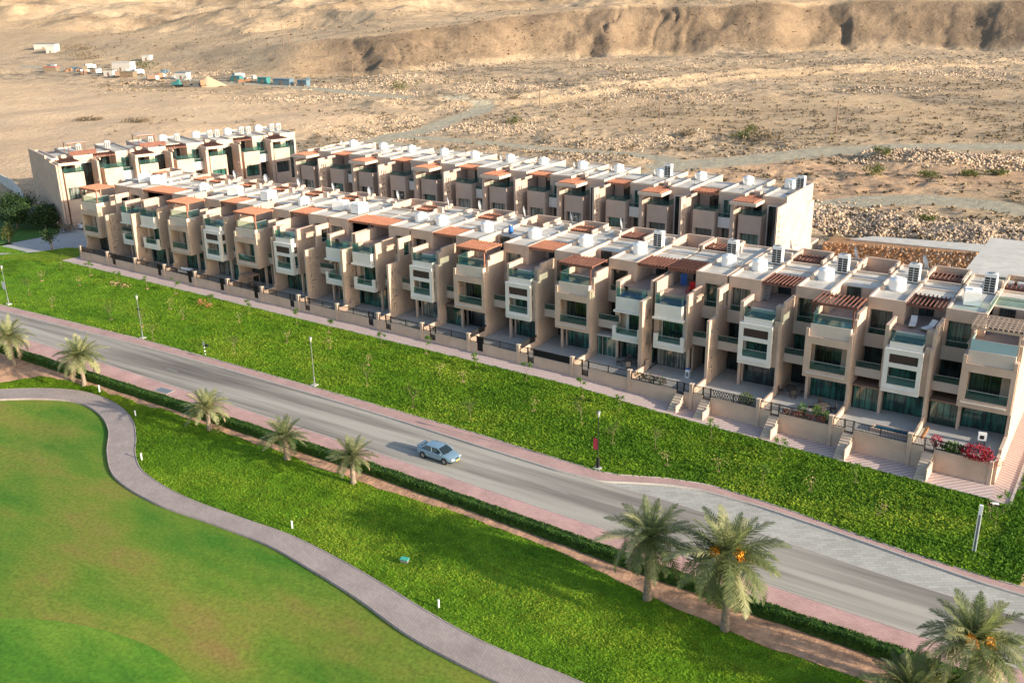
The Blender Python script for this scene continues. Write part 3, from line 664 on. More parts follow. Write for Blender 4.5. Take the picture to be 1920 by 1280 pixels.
# ---------------------------------------------------------------- ground: sheets of the front area
def pave_mat(name, c1, c2, sc=(1, 1), rot=0.0, stripe=0.0, srot=42, mortar=None, var=0.1, bw=0.5, bh=0.25, blot=None):
    m = bpy.data.materials.new(name); m.use_nodes = True; n, l = nodes(m); b = n['Principled BSDF']; b.inputs['Roughness'].default_value = 0.9; b.inputs['Specular IOR Level'].default_value = 0.2
    g = n.new('ShaderNodeNewGeometry'); mp = n.new('ShaderNodeMapping'); mp.inputs['Rotation'].default_value = (0, 0, rot); l.new(g.outputs['Position'], mp.inputs[0])
    br = n.new('ShaderNodeTexBrick'); br.inputs['Color1'].default_value = (*c1, 1); br.inputs['Color2'].default_value = (*c2, 1); br.inputs['Mortar'].default_value = (*(mortar or tuple(x*.6 for x in c1)), 1)
    br.inputs['Scale'].default_value = 1; br.inputs['Brick Width'].default_value = bw; br.inputs['Row Height'].default_value = bh; br.inputs['Mortar Size'].default_value = 0.012; br.inputs['Mortar Smooth'].default_value = 0.3
    l.new(mp.outputs[0], br.inputs[0]); t = n.new('ShaderNodeTexNoise'); t.inputs['Scale'].default_value = 0.35; t.inputs['Detail'].default_value = 8; t.inputs['Roughness'].default_value = .65; l.new(g.outputs['Position'], t.inputs[0])
    mr = n.new('ShaderNodeMapRange'); mr.inputs[1].default_value = .3; mr.inputs[2].default_value = .7; mr.inputs[3].default_value = 1-var; mr.inputs[4].default_value = 1+var; l.new(t.outputs['Fac'], mr.inputs[0])
    mx = n.new('ShaderNodeMix'); mx.data_type = 'RGBA'; mx.blend_type = 'MULTIPLY'; mx.inputs[0].default_value = 1; l.new(br.outputs[0], mx.inputs[6]); l.new(mr.outputs[0], mx.inputs[7])
    last = mx.outputs[2]
    if stripe:
        wv = n.new('ShaderNodeTexWave'); wv.wave_type = 'BANDS'; wv.bands_direction = 'X'; wv.inputs['Scale'].default_value = 0.66; wv.inputs['Distortion'].default_value = 0.2
        mp2 = n.new('ShaderNodeMapping'); mp2.inputs['Rotation'].default_value = (0, 0, R(srot)); l.new(g.outputs['Position'], mp2.inputs[0]); l.new(mp2.outputs[0], wv.inputs[0])
        r = n.new('ShaderNodeValToRGB'); r.color_ramp.elements[0].position = .40; r.color_ramp.elements[1].position = .60; r.color_ramp.elements[0].color = (.76, .66, .65, 1); r.color_ramp.elements[1].color = (1.02, 1, 1, 1)
        l.new(wv.outputs['Fac'], r.inputs[0]); m2 = n.new('ShaderNodeMix'); m2.data_type = 'RGBA'; m2.blend_type = 'MULTIPLY'; m2.inputs[0].default_value = stripe
        l.new(last, m2.inputs[6]); l.new(r.outputs[0], m2.inputs[7]); last = m2.outputs[2]
    l.new(last, b.inputs['Base Color']); MAT[name] = m
pave_mat('walk_pavers', (0.60, 0.52, 0.49), (0.53, 0.45, 0.43), stripe=1.0, var=.07, bw=.2, bh=.1)
pave_mat('lane_pavers', (0.60, 0.50, 0.45), (0.54, 0.44, 0.40), stripe=1.0, srot=-65, var=.07, bw=.2, bh=.1)
pave_mat('pink_pavers', (0.48, 0.32, 0.29), (0.41, 0.27, 0.25), var=.14, bw=.3, bh=.15, rot=.01)
pave_mat('pink_strong', (0.53, 0.345, 0.315), (0.47, 0.29, 0.27), var=.2, bw=.3, bh=.15)
pave_mat('grey_pavers', (0.42, 0.415, 0.375), (0.34, 0.335, 0.305), rot=R(-35), mortar=(.19, .19, .18), var=.10, bw=.9, bh=.34)
pave_mat('path_pavers', (0.36, 0.305, 0.28), (0.315, 0.265, 0.25), var=.16, bw=.4, bh=.2, rot=.5)
pave_mat('drive_pavers', (0.42, 0.425, 0.42), (0.38, 0.385, 0.38), var=.08)
# asphalt with wheel tracks running along the carriageway
m = MAT['asphalt']; n, l = nodes(m); b = n['Principled BSDF']
g = n.new('ShaderNodeNewGeometry'); mp = n.new('ShaderNodeMapping'); mp.inputs['Rotation'].default_value = (0, 0, R(1.9)); mp.inputs['Scale'].default_value = (.035, .62, 1); l.new(g.outputs['Position'], mp.inputs[0])
t = n.new('ShaderNodeTexNoise'); t.inputs['Scale'].default_value = 1.0; t.inputs['Detail'].default_value = 5; l.new(mp.outputs[0], t.inputs[0])
r = n.new('ShaderNodeValToRGB'); r.color_ramp.elements[0].position = .33; r.color_ramp.elements[1].position = .62; r.color_ramp.elements[0].color = (.125, .112, .10, 1); r.color_ramp.elements[1].color = (.38, .36, .315, 1)
l.new(t.outputs['Fac'], r.inputs[0]); l.new(r.outputs[0], b.inputs['Base Color'])

def strip(name, A, B_, z, m, kind='structure', n=None, zb=None):
    """sheet between two polylines given as functions of x, sampled along x"""
    xs = A[0]; V = []; F = []
    for x, ya, yb in zip(xs, A[1], B_):
        za = z(x, ya) if callable(z) else z; zb_ = z(x, yb) if callable(z) else z
        V += [(x, ya, za), (x, yb, zb_)]
    for i in range(len(xs)-1): F.append((2*i, 2*i+2, 2*i+3, 2*i+1))
    o = link(name, mesh_np(name, V, F, m)); return tag(o, kind=kind)
XS = np.linspace(-60, 190, 251)
KF = [(-60, -22.5), (-10, -20.2), (11, -18.95), (25, -18.4), (41, -17.9), (56, -17.8), (71, -18.0), (83, -18.4), (94, -19.0), (103.2, -19.4), (107.4, -19.1), (109.5, -18.0), (112.5, -16.6), (115.3, -15.95), (120.6, -16.0), (126.7, -16.7), (133.2, -17.6), (138.6, -18.3), (190, -20)]
LE = [(-60, -20.7), (-10, -18.6), (9, -17.5), (23, -16.9), (39, -16.35), (55, -16.4), (69.5, -16.55), (82, -16.7), (92.4, -16.95), (106, -17.65), (108, -17.3), (112, -15.6), (115.8, -14.75), (119.3, -14.95), (124.2, -15.55), (128.8, -16.3), (133, -16.9), (137.7, -17.3), (190, -19)]
KN = [(-60, -31), (0, -26.2), (20, -24.35), (27, -24.0), (40.7, -24.15), (56, -24.6), (68.5, -24.9), (85, -25.3), (98.7, -25.75), (112, -26.3), (128, -26.95), (137, -27.25), (190, -29)]
LN = [(107.4, -19.12), (112.4, -19.0), (116.1, -19.2), (124.9, -20.3), (130, -20.7), (134, -20.95), (137.7, -21.1), (190, -23)]
HF = [(-60, -34.5), (0, -29.3), (26.6, -27.5), (42.8, -27.5), (63, -27.4), (74, -27.8), (88, -27.9), (100.6, -28.4), (113.8, -29.1), (125, -29.6), (133, -29.9), (190, -32)]
HN = [(-60, -35.7), (0, -30.5), (27.8, -28.7), (44.4, -28.75), (65.4, -29.2), (75.2, -29.15), (89, -29.3), (101.5, -29.8), (114.6, -30.55), (125.5, -31.0), (134.2, -31.2), (190, -33.3)]
ROADZ, FPZ = -3.3, -3.17
f_ = lambda P: interp(P, XS)
strip('road', (XS, f_(KN)-.1), f_(KF)+.1, ROADZ, 'asphalt')
xs2 = np.linspace(107.4, 190, 80); strip('parking_bay', (xs2, interp(LN, xs2)), interp(KF, xs2)+.1, ROADZ+.005, 'grey_pavers')
strip('footpath', (XS, f_(KF)), f_(LE), FPZ, 'pink_pavers')
strip('footpath', (XS, f_(HF)), f_(KN), FPZ, 'pink_strong')
def kerb(P, wd, z0, z1, name='kerb', xs=XS, off=0, m='kerb'):
    y = interp(P, xs) + off; V = []; F = []
    for x, yy in zip(xs, y): V += [(x, yy, z0), (x, yy, z1), (x, yy+wd, z1), (x, yy+wd, z0)]
    for i in range(len(xs)-1):
        a = 4*i; F += [(a, a+4, a+5, a+1), (a+1, a+5, a+6, a+2), (a+2, a+6, a+7, a+3)]
    return tag(link(name, mesh_np(name, V, F, m)), kind='structure')
kerb(KF, .16, -3.4, -3.15, off=-.05); kerb(KN, .16, -3.4, -3.15, off=-.1); kerb(LE, .1, -3.3, -3.12, off=-.02)
kerb(LN, .12, -3.4, -3.289, xs=xs2, off=-.06)
mat('marking_worn', (.30, .30, .28), .85)
# road markings: a worn broken centre line
for i, (xa, ya, xb, yb) in enumerate([(-2, -21.9, 0.4, -21.8), (8, -21.5, 10.4, -21.4), (18, -21.2, 20.4, -21.15), (62.1, -21.25, 64, -21.2), (70.6, -21.4, 72.4, -21.42), (95.2, -21.95, 97.4, -22.05), (103.6, -22.4, 105.9, -22.55), (128.1, -23.6, 130.1, -23.7), (136.0, -24.0, 138, -24.05), (87, -21.6, 89, -21.7), (37, -21, 39, -21.02), (50, -21.1, 52, -21.12)]):
    V = [(xa, ya-.06, ROADZ+.004), (xb, yb-.06, ROADZ+.004), (xb, yb+.06, ROADZ+.004), (xa, ya+.06, ROADZ+.004)]
    o = link('road_marking', mesh_np('road_marking', V, [(0, 1, 2, 3)], 'marking_worn')); tag(o, kind='structure')
# drain cover set in the footpath
p = empty('inspection_cover', (55.8, -26.0, FPZ), 0.05, 'square grey inspection cover with a pale frame set in the pink footpath', 'manhole cover')
MB().b(-1.1, 1.1, -.6, .6, -.05, .02).build('cover_frame', 'kerb', p); MB().b(-.95, .95, -.48, .48, .02, .03).build('cover_plate', 'metal_grey', p)

def walkw(x): return np.where(np.asarray(x) < 100.8, 2.35, np.where(np.asarray(x) < 137.0, 2.65, 2.9))
xw = np.concatenate([np.linspace(-2.2, 100.79, 120), [100.81], np.linspace(101, 138.5, 50)])
yo = yf(xw) - walkw(xw)
strip('walkway', (xw, yo), yf(xw)+.1, lambda x, y: float(wz(x)), 'walk_pavers')
kerb([(a, b) for a, b in zip(xw, yo)], .1, -3.6, 0, xs=xw) if False else None
V = []; F = []
for x, y in zip(xw, yo): V += [(x, y-.1, float(wz(x))-.35), (x, y-.1, float(wz(x))+.02), (x, y+.02, float(wz(x))+.02)]
for i in range(len(xw)-1): F += [(3*i, 3*i+3, 3*i+4, 3*i+1), (3*i+1, 3*i+4, 3*i+5, 3*i+2)]
tag(link('kerb', mesh_np('kerb', V, F, 'kerb')), kind='structure')
# paved lane past the right hand end of the row
xs3 = np.array([136.9, 139.0]); V = []; F = []
ys3 = np.linspace(-5.0, 60, 40)
for y in ys3: V += [(136.95, y if y > -4.5 else -4.87, float(-3.12)), (138.55 if y < 0 else 141.5, y if y > -4.5 else -4.95, -3.12)]
for i in range(len(ys3)-1): F.append((2*i, 2*i+1, 2*i+3, 2*i+2))
tag(link('side_lane', mesh_np('side_lane', V, F, 'lane_pavers')), kind='structure')
MB().b(138.55, 138.75, -4.9, 60, -3.4, -3.02).build('lane_kerb', 'kerb')
tag(bpy.data.objects['lane_kerb'], kind='structure')

# big base ground and the street level between the rows
def sheet(name, pts, z, m): return tag(link(name, mesh_np(name, [(x, y, z) for x, y in pts], [tuple(range(len(pts)))], m)), kind='structure')
mat('sand', (0.55, 0.40, 0.26), 1.0, var=0.1, vscale=.2, detail=8)
sheet('ground', [(-400, -400), (600, -400), (600, 30), (-400, 30)], -5.2, 'sand')
sheet('street', [(-46, 2.2), (136.6, 2.2), (136.6, 66), (-46, 66)], -2.21, 'drive_pavers')

# ---------------------------------------------------------------- lawns
def grass_mat(name, cols, sc=0.08, fine=3.0):
    m = bpy.data.materials.new(name); m.use_nodes = True; n, l = nodes(m); b = n['Principled BSDF']; b.inputs['Roughness'].default_value = .8; b.inputs['Specular IOR Level'].default_value = .15
    g = n.new('ShaderNodeNewGeometry'); t = n.new('ShaderNodeTexNoise'); t.inputs['Scale'].default_value = sc; t.inputs['Detail'].default_value = 6; t.inputs['Roughness'].default_value = .6
    mp = n.new('ShaderNodeMapping'); mp.inputs['Rotation'].default_value = (0, 0, R(30)); mp.inputs['Scale'].default_value = (1, 2.2, 1); l.new(g.outputs['Position'], mp.inputs[0]); l.new(mp.outputs[0], t.inputs[0])
    r = n.new('ShaderNodeValToRGB'); el = r.color_ramp.elements
    for i, (p_, c) in enumerate(cols):
        e = el[i] if i < 2 else el.new(p_)
        e.position = p_; e.color = (*c, 1)
    l.new(t.outputs['Fac'], r.inputs[0])
    t2 = n.new('ShaderNodeTexNoise'); t2.inputs['Scale'].default_value = fine; t2.inputs['Detail'].default_value = 8; t2.inputs['Roughness'].default_value = .75; l.new(g.outputs['Position'], t2.inputs[0])
    mr = n.new('ShaderNodeMapRange'); mr.inputs[1].default_value = .3; mr.inputs[2].default_value = .7; mr.inputs[3].default_value = .62; mr.inputs[4].default_value = 1.38; l.new(t2.outputs['Fac'], mr.inputs[0])
    mx = n.new('ShaderNodeMix'); mx.data_type = 'RGBA'; mx.blend_type = 'MULTIPLY'; mx.inputs[0].default_value = 1; l.new(r.outputs[0], mx.inputs[6]); l.new(mr.outputs[0], mx.inputs[7]); l.new(mx.outputs[2], b.inputs['Base Color'])
    MAT[name] = m
grass_mat('fairway', [(.34, (.06, .165, .014)), (.46, (.12, .20, .022)), (.57, (.175, .205, .032)), (.69, (.23, .175, .05))], .07, 3.2)
grass_mat('ground_cover', [(.35, (.125, .255, .018)), (.5, (.215, .35, .026)), (.65, (.33, .42, .045))], .09, 1.0)
grass_mat('under_cover', [(.35, (.08, .20, .012)), (.65, (.15, .30, .02))], .3, 3)
leafy('ground_cover', .5, 1.35)
# planted slope between walkway and footpath
def lawn_z(x, y):
    ya = interp(LE, x); yb = yf(x) - walkw(x) - .1; t = np.clip((y-ya)/(yb-ya), 0, 1)
    za = -3.2; zb = wz(x) - .06
    return za + (zb-za)*smooth01(t*1.05) + 0.10*fbm(x, y, 2.2, 4, 5)*np.minimum(1, 6*t*(1-t)+.15)
gx, gt = np.meshgrid(np.linspace(-62, 141, 700), np.linspace(0, 1, 52))
ya = interp(LE, gx)+.02; yb = yf(gx) - walkw(gx) - .08
yb = np.where(gx < -2.2, np.minimum(yb, 0.2 + (gx+2.2)*-0.02), yb)
yb = np.where(gx > 138.6, 6.0, yb)
gy = ya + (yb-ya)*gt; gz = lawn_z(gx, gy)
def grid_mesh(name, X, Y, Z, m, smooth=True):
    h, w_ = X.shape; V = np.stack([X, Y, Z], -1).reshape(-1, 3); i = np.arange(h*w_).reshape(h, w_)
    F = np.stack([i[:-1, :-1], i[:-1, 1:], i[1:, 1:], i[1:, :-1]], -1).reshape(-1, 4)
    return link(name, mesh_np(name, V, F, m, smooth))
tag(grid_mesh('planted_slope', gx, gy, gz, 'under_cover'), kind='structure')
rg = np.random.default_rng(3)
def scatter_lawn(n, seed):
    r2 = np.random.default_rng(seed); x = 141 - 175*r2.random(n)**1.25; t = r2.random(n); ya = interp(LE, x); yb = yf(x)-walkw(x)-.08
    y = ya + (yb-ya)*t; keep = (x < 140.8); x, y = x[keep], y[keep]
    hh = 0.06 + 0.11*np.clip(fbm(x, y, 1.3, 3, 8)+.5, 0, 1)
    return np.c_[x, y, lawn_z(x, y) + hh*r2.random(len(x))]
grass_mat('ground_cover_dark', [(.35, (.055, .15, .014)), (.65, (.12, .235, .022))], .25, 1.5); leafy('ground_cover_dark', .4, 1.3)
P_ = scatter_lawn(230000, 1); lush = r_ = np.random.default_rng(77).random(len(P_)) < .62*smooth01((P_[:, 0]-60)/70)*(.55+.45*smooth01((fbm(P_[:, 0], P_[:, 1], 3.5, 3, 19)+.3)/.6))
tag(leaves('ground_cover', P_[~lush], .17+.0009*np.clip(P_[~lush][:, 0], 0, 140), 'ground_cover', seed=4, flat=.35), kind='stuff')
tag(leaves('ground_cover', P_[lush], .27, 'ground_cover_dark', seed=5, flat=.6), kind='stuff')

r2 = np.random.default_rng(55); n = 9000; x = 138.9+6*r2.random(n); y = -17+22*r2.random(n)
tag(leaves('ground_cover', np.c_[x, y, lawn_z(x, y)*0-3.12+.15*r2.random(n)], .27, 'ground_cover_dark', seed=15, flat=.6), kind='stuff')
# foreground: fairway, buggy path, planted bank
PO = [(20, -50), (30, -42.5), (35.2, -37.0), (37.7, -34.6), (42.2, -31.5), (46.9, -29.9), (52.4, -30.1), (57.7, -31.8), (62.0, -34.5), (65.1, -36.9), (69.2, -39.0), (75.9, -40.1), (83.5, -40.0), (89.3, -39.8), (95.5, -40.4), (100.6, -41.2), (105.4, -42.1), (110.6, -42.8), (115.4, -42.9), (120.2, -42.9), (150, -44), (190, -50)]
PI = [(24.5, -51), (33, -44.5), (38.3, -38.7), (40.4, -36.2), (44.6, -33.4), (48.6, -32.1), (53.3, -32.7), (58.1, -34.9), (62.8, -38.4), (67.9, -41.1), (75.0, -42.2), (81.9, -41.9), (88.5, -41.8), (94.0, -42.5), (99.8, -43.5), (105.7, -44.9), (110.7, -45.5), (115.1, -45.7), (120, -45.9), (150, -47), (190, -53)]
def smooth_poly(P, k=6):
    P = np.array(P, float); out = []
    for i in range(len(P)-1):
        p0 = P[max(i-1, 0)]; p1 = P[i]; p2 = P[i+1]; p3 = P[min(i+2, len(P)-1)]
        for j in range(k):
            t = j/k; out.append(.5*((2*p1)+(-p0+p2)*t+(2*p0-5*p1+4*p2-p3)*t*t+(-p0+3*p1-3*p2+p3)*t**3))
    out.append(P[-1]); return np.array(out)
SO, SI = smooth_poly(PO), smooth_poly(PI)
def bank_z(x, y):
    yo_ = np.interp(x, SO[:, 0], SO[:, 1]); yh = interp(HN, x); t = np.clip((y-yo_)/(yh-yo_+1e-6), 0, 1)
    return -3.93 + .62*smooth01(t) + .22*np.exp(-((t-.62)/.25)**2)*np.clip((x-60)/30, 0, 1) + 0.05*fbm(x, y, 1.6, 3, 2)
def fair_z(x, y):
    return -4.05 + 0.55*fbm(x, y, 26, 2, 11) * np.clip((np.interp(x, SI[:, 0], SI[:, 1]) - y)/6, 0, 1)
n_ = min(len(SO), len(SI)); V = []; F = []
for i in range(n_): V += [(SO[i][0], SO[i][1], -3.88), (SI[i][0], SI[i][1], -3.88)]
for i in range(n_-1): F.append((2*i+1, 2*i+3, 2*i+2, 2*i))
tag(link('buggy_path', mesh_np('buggy_path', V, F, 'path_pavers')), kind='structure')
for P_, sgn in ((SO, 1), (SI, -1)):
    V = []; F = []
    for i in range(len(P_)):
        a = P_[max(i-1, 0)]; c = P_[min(i+1, len(P_)-1)]; d = (c-a)/np.linalg.norm(c-a); nn = np.array([-d[1], d[0]])*sgn
        q = P_[i]; V += [(q[0]-nn[0]*.04, q[1]-nn[1]*.04, -4.1), (q[0]-nn[0]*.04, q[1]-nn[1]*.04, -3.85), (q[0]+nn[0]*.06, q[1]+nn[1]*.06, -3.85), (q[0]+nn[0]*.06, q[1]+nn[1]*.06, -4.1)]
    for i in range(len(P_)-1): a = 4*i; F += [(a, a+4, a+5, a+1), (a+1, a+5, a+6, a+2), (a+2, a+6, a+7, a+3)]
    tag(link('path_edging', mesh_np('path_edging', V, F, 'path_pavers')), kind='structure')
gx, gt = np.meshgrid(np.linspace(20, 190, 620), np.linspace(0, 1, 60))
yo_ = np.interp(gx, SO[:, 0], SO[:, 1]); gy = yo_+.05 + (interp(HN, gx) - yo_ + .5)*gt
tag(grid_mesh('planted_bank', gx, gy, bank_z(gx, gy), 'under_cover'), kind='structure')
gx, gt = np.meshgrid(np.linspace(-10, 190, 500), np.linspace(0, 1, 110))
yi_ = np.interp(gx, SI[:, 0], SI[:, 1]); gy = yi_-.05 - 55*gt**1.3
tag(grid_mesh('fairway', gx, gy, fair_z(gx, gy) - .02*(gt == 0), 'fairway'), kind='structure')
PG = smooth_poly([(68, -70), (75.5, -61.5), (78.4, -59.9), (83.4, -57.2), (88.7, -55.6), (93.2, -55.3), (97.0, -56.2), (100.0, -57.1), (103.3, -58.6), (108, -62)])
V = []; F = []; c0 = np.array([92., -72.])
for i, q in enumerate(PG):
    for j in range(9): w_ = q + (c0-q)*j/8; V.append((w_[0], w_[1], float(fair_z(w_[0], w_[1]))+.012))
for i in range(len(PG)-1):
    for j in range(8): F.append((i*9+j, i*9+j+1, (i+1)*9+j+1, (i+1)*9+j))
grass_mat('putting_turf', [(.36, (.04, .125, .012)), (.5, (.075, .19, .016)), (.66, (.14, .245, .026))], .09, 3)
tag(link('putting_green', mesh_np('putting_green', V, F, 'putting_turf', True)), kind='structure')
# soil strip between hedge and planted bank (uneven edge)
def soil_edge(x):
    base = interp([(20, -45), (33, -38), (36.1, -33.8), (39, -30.4), (43.3, -29.3), (50, -29.2), (60, -29.6), (68, -30.4), (76, -30.3), (84, -31.0), (91, -31.2), (98, -31.0), (106, -31.3), (112, -31.9), (119, -33.4), (124, -34.1), (130, -34.4), (136, -34.2), (190, -36)], x)
    return base + .5*smooth01((x-55)/10) + .35*fbm(x, x*0, 2.5, 3, 9)
gx, gt = np.meshgrid(np.linspace(20, 190, 600), np.linspace(0, 1, 14)); ys = soil_edge(gx); gy = ys + (interp(HF, gx)-.1-ys)*gt
zz = np.where(gy < interp(HN, gx)+.5, bank_z(gx, np.minimum(gy, interp(HN, gx)+.45)), -3.3)+.05+.05*fbm(gx, gy, .8, 4, 3)
tag(grid_mesh('soil_strip', gx, gy, zz, 'soil'), kind='structure')
def scatter_bank(n, seed):
    r2 = np.random.default_rng(seed); x = 20 + 130*r2.random(n)**.85; yo_ = np.interp(x, SO[:, 0], SO[:, 1])+.15; ys = soil_edge(x); y = yo_ + (ys-yo_)*r2.random(n)
    k_ = ys > yo_+.3; x, y = x[k_], y[k_]
    return np.c_[x, y, bank_z(x, y) + (.04+.10*np.clip(fbm(x, y, 1.1, 3, 6)+.5, 0, 1))*r2.random(len(x))]
tag(leaves('ground_cover', scatter_bank(190000, 3), .145, 'ground_cover', seed=6, flat=.35), kind='stuff')
tag(leaves('ground_cover', scatter_bank(40000, 5), .16, 'ground_cover', seed=7, flat=.7), kind='stuff')

# clipped hedge along the footpath
hx, ha = np.meshgrid(np.linspace(-20, 190, 900), np.linspace(0, np.pi, 12))
cy = (interp(HF, hx)+interp(HN, hx))/2; wd = .52 + .06*fbm(hx, hx*0, 1.1, 3, 4)
hy = cy + wd*np.sign(np.cos(ha))*np.abs(np.cos(ha))**.45; hz = -3.3 + (.80+.10*fbm(hx, ha*0, 1.3, 3, 14))*np.abs(np.sin(ha))**.35 + .05*fbm(hx*4, ha*3, 1, 2, 15)
hg = grid_mesh('hedge', hx, hy, hz, 'leaf_hedge')
tag(hg, 'long low clipped green hedge running between the pink footpath and the bare soil', 'hedge')
r2 = np.random.default_rng(9); n = 60000; x = -20+200*r2.random(n)**.8; an = np.pi*r2.random(n); cy = (interp(HF, x)+interp(HN, x))/2
P = np.c_[x, cy + .56*np.sign(np.cos(an))*np.abs(np.cos(an))**.45, -3.3 + (.84+.10*fbm(x, x*0, 1.3, 3, 14))*np.abs(np.sin(an))**.35 + .04*r2.normal(size=n)]
tag(leaves('hedge_leaves', P, .13, 'leaf_hedge', parent=hg, seed=8, flat=1.0), kind='stuff')
tag(leaves('hedge_leaves', P[::4]+[0, 0, .02], .13, 'leaf_bright', parent=hg, seed=18, flat=1.0), kind='stuff')

# left: driveway, upper lawn
def quad_sheet(name, pts, m):
    return tag(link(name, mesh_np(name, pts, [tuple(range(len(pts)))], m)), kind='structure')
quad_sheet('driveway', [(-60, -17, -2.55), (-40, -17.6, -2.6), (-16.5, -5.2, -2.2), (-11.2, .6, -2.19), (-8.3, 6.0, -2.19), (-6.2, 8.2, -2.19), (-4, 14, -2.19), (-20, 15, -2.19), (-18.5, 9.5, -2.19), (-20.5, -.2, -2.2), (-34, -10, -2.5)], 'drive_pavers')
gx, gy = np.meshgrid(np.linspace(-75, -1.4, 90), np.linspace(-24, 12, 60))
# lawn wedge between driveway and walkway
V = [(-12.4, -4.6, -2.14), (-10.9, .4, -2.12), (-8.9, 5.2, -2.12), (-5.9, 6.2, -2.12), (-1.6, 2.4, -2.12), (-2.2, -.4, -2.14), (-2.2, -9, -2.5), (-22, -9, -2.5)]
quad_sheet('lawn', V, 'ground_cover')
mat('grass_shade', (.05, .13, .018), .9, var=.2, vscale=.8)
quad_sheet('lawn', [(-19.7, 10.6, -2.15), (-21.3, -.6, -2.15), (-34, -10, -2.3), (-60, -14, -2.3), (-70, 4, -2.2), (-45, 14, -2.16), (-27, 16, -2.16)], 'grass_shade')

# ---------------------------------------------------------------- plants
def palm(loc, h, r, nfr, lab, lean=(0, 0), flen=2.6, m='frond', dates=False, seed=1, droop=1.0, trunk_r=.26):
    rr = random.Random(seed); p = empty('date_palm', loc, rr.uniform(0, 6), lab, 'palm tree', 'date palms beside the buggy path')
    prof = []; n = 12; t = MB(); rings = int(h/.16)
    V = []; F = []
    for i in range(rings+1):
        f = i/rings; z = -.25 + (h+.25)*f; rad = trunk_r*(1.25-.4*min(1, f*3)) * (1.08 if i % 2 else .93) * (1.0 + .35*max(0, f-.88)/.12)
        cx, cy = lean[0]*f*f, lean[1]*f*f
        for k in range(n): a = 2*math.pi*k/n + (i % 2)*.26; V.append((cx+rad*math.cos(a), cy+rad*math.sin(a), z))
    for i in range(rings):
        for k in range(n): F.append((i*n+k, i*n+(k+1) % n, (i+1)*n+(k+1) % n, (i+1)*n+k))
    link('trunk', mesh_np('trunk', V, F, 'trunk'), p)
    top = Vector((lean[0], lean[1], h))
    # skirt of old leaf bases
    s = MB()
    for i in range(26):
        a = rr.uniform(0, 6.28); z0 = h - rr.uniform(.0, .7); q = Vector((math.cos(a), math.sin(a), 0))
        s.tube(top*1 + q*trunk_r*.8 + Vector((0, 0, z0-h)), top + q*(trunk_r+.28) + Vector((0, 0, z0-h+.30)), .05, .02, 4)
    s.build('leaf_bases', 'bark_thin', p)
    vars_ = []
    for v in range(5):
        nseg = 22; L = flen*rr.uniform(.9, 1.08); Vv = []; Ff = []; bend = (.30+.24*v)*droop
        pos = Vector((0, 0, 0)); ang = 0.0; pts = []
        for i in range(nseg+1):
            f = i/nseg; pts.append((pos.copy(), ang)); ang = -bend*1.35*f**1.3
            pos = pos + Vector((math.cos(ang), 0, math.sin(ang)))*L/nseg
        for i in range(nseg):
            a, b = pts[i][0], pts[i+1][0]; wdt = .045*(1-i/nseg)+.012; j = len(Vv)
            Vv += [(a.x, -wdt, a.z), (a.x, wdt, a.z), (b.x, wdt*.9, b.z), (b.x, -wdt*.9, b.z)]; Ff.append((j, j+1, j+2, j+3))
        for i in range(3, int(nseg*2.1)):
            f = i/(nseg*2.1); k0 = min(int(f*nseg), nseg-1); a = pts[k0][0].lerp(pts[k0+1][0], f*nseg-k0); an = pts[k0][1]
            ll = flen*.21*math.sin(math.pi*min(1, f*.86+.16))**.6*rr.uniform(.8, 1.1)
            for sg in (-1, 1):
                fw = .55+.3*f; dx = math.cos(an)*fw; dz = math.sin(an)*fw + rr.uniform(-.05, .45) - .35*droop*.6; dy = sg*rr.uniform(.75, .95)
                dv = Vector((dx, dy, dz)).normalized()*ll; wv = Vector((math.cos(an), 0, math.sin(an)))*.025; j = len(Vv)
                m_ = a + dv*.5
                Vv += [tuple(a-wv*.6), tuple(a+wv*.6), tuple(m_+wv), tuple(m_-wv), tuple(a+dv + Vector((0, 0, -.06*ll)))]; Ff.append((j, j+1, j+2, j+3)); Ff.append((j+3, j+2, j+4, j+4))
        me = bpy.data.meshes.new('frond'); me.from_pydata(Vv, [], [tuple(dict.fromkeys(f)) for f in Ff]); me.materials.append(MAT[m]); me.update(); vars_.append(me)
    pale = []
    for v in (1, 3):
        me = vars_[v].copy(); me.materials.clear(); me.materials.append(MAT['frond_pale' if m != 'frond_pale' else 'frond']); pale.append(me)
    dry = vars_[4].copy(); dry.materials.clear(); dry.materials.append(MAT['frond_dry'])
    for i in range(nfr):
        f = i/nfr; az = i*2.39996 + rr.uniform(-.2, .2); el = math.radians(82 - 105*f**.85*droop**.3 + rr.uniform(-7, 7))
        v = min(4, int(f*5)); me = vars_[v] if rr.random() > .28 else pale[rr.randrange(2)]
        if f > .93: me = dry
        o = bpy.data.objects.new('frond', me); COL.objects.link(o); o.parent = p
        o.rotation_euler = (rr.uniform(-.25, .25), -el, az); o.location = top + Vector((math.cos(az)*.14, math.sin(az)*.14, .12*(1-f)))
        sc = r/flen*(.78+.3*min(1, f*2.2))*rr.uniform(.92, 1.06); o.scale = (sc, sc, sc)
    if dates:
        for i in range(dates):
            a = rr.uniform(0, 6.28); b = MB(); c0 = Vector((.18*math.cos(a), .18*math.sin(a), .1)); c1 = Vector((.85*math.cos(a), .85*math.sin(a), .55+rr.uniform(-.1, .5)))
            for q in range(38):
                e = c1 + Vector((rr.uniform(-.32, .32), rr.uniform(-.32, .32), -rr.uniform(.1, .75))); b.tube(c0.lerp(c1, .6), e, .03, .06, 4)
            b.tube(c0, c1, .03, .02, 5); b.build('date_bunch', 'dates', p, loc=top)
    return p
palm((33.3, -30.1, -3.5), 4.0, 2.9, 46, 'pale young palm at the left edge, leftmost in the line of palms', m='frond_pale', seed=3, droop=1.05)
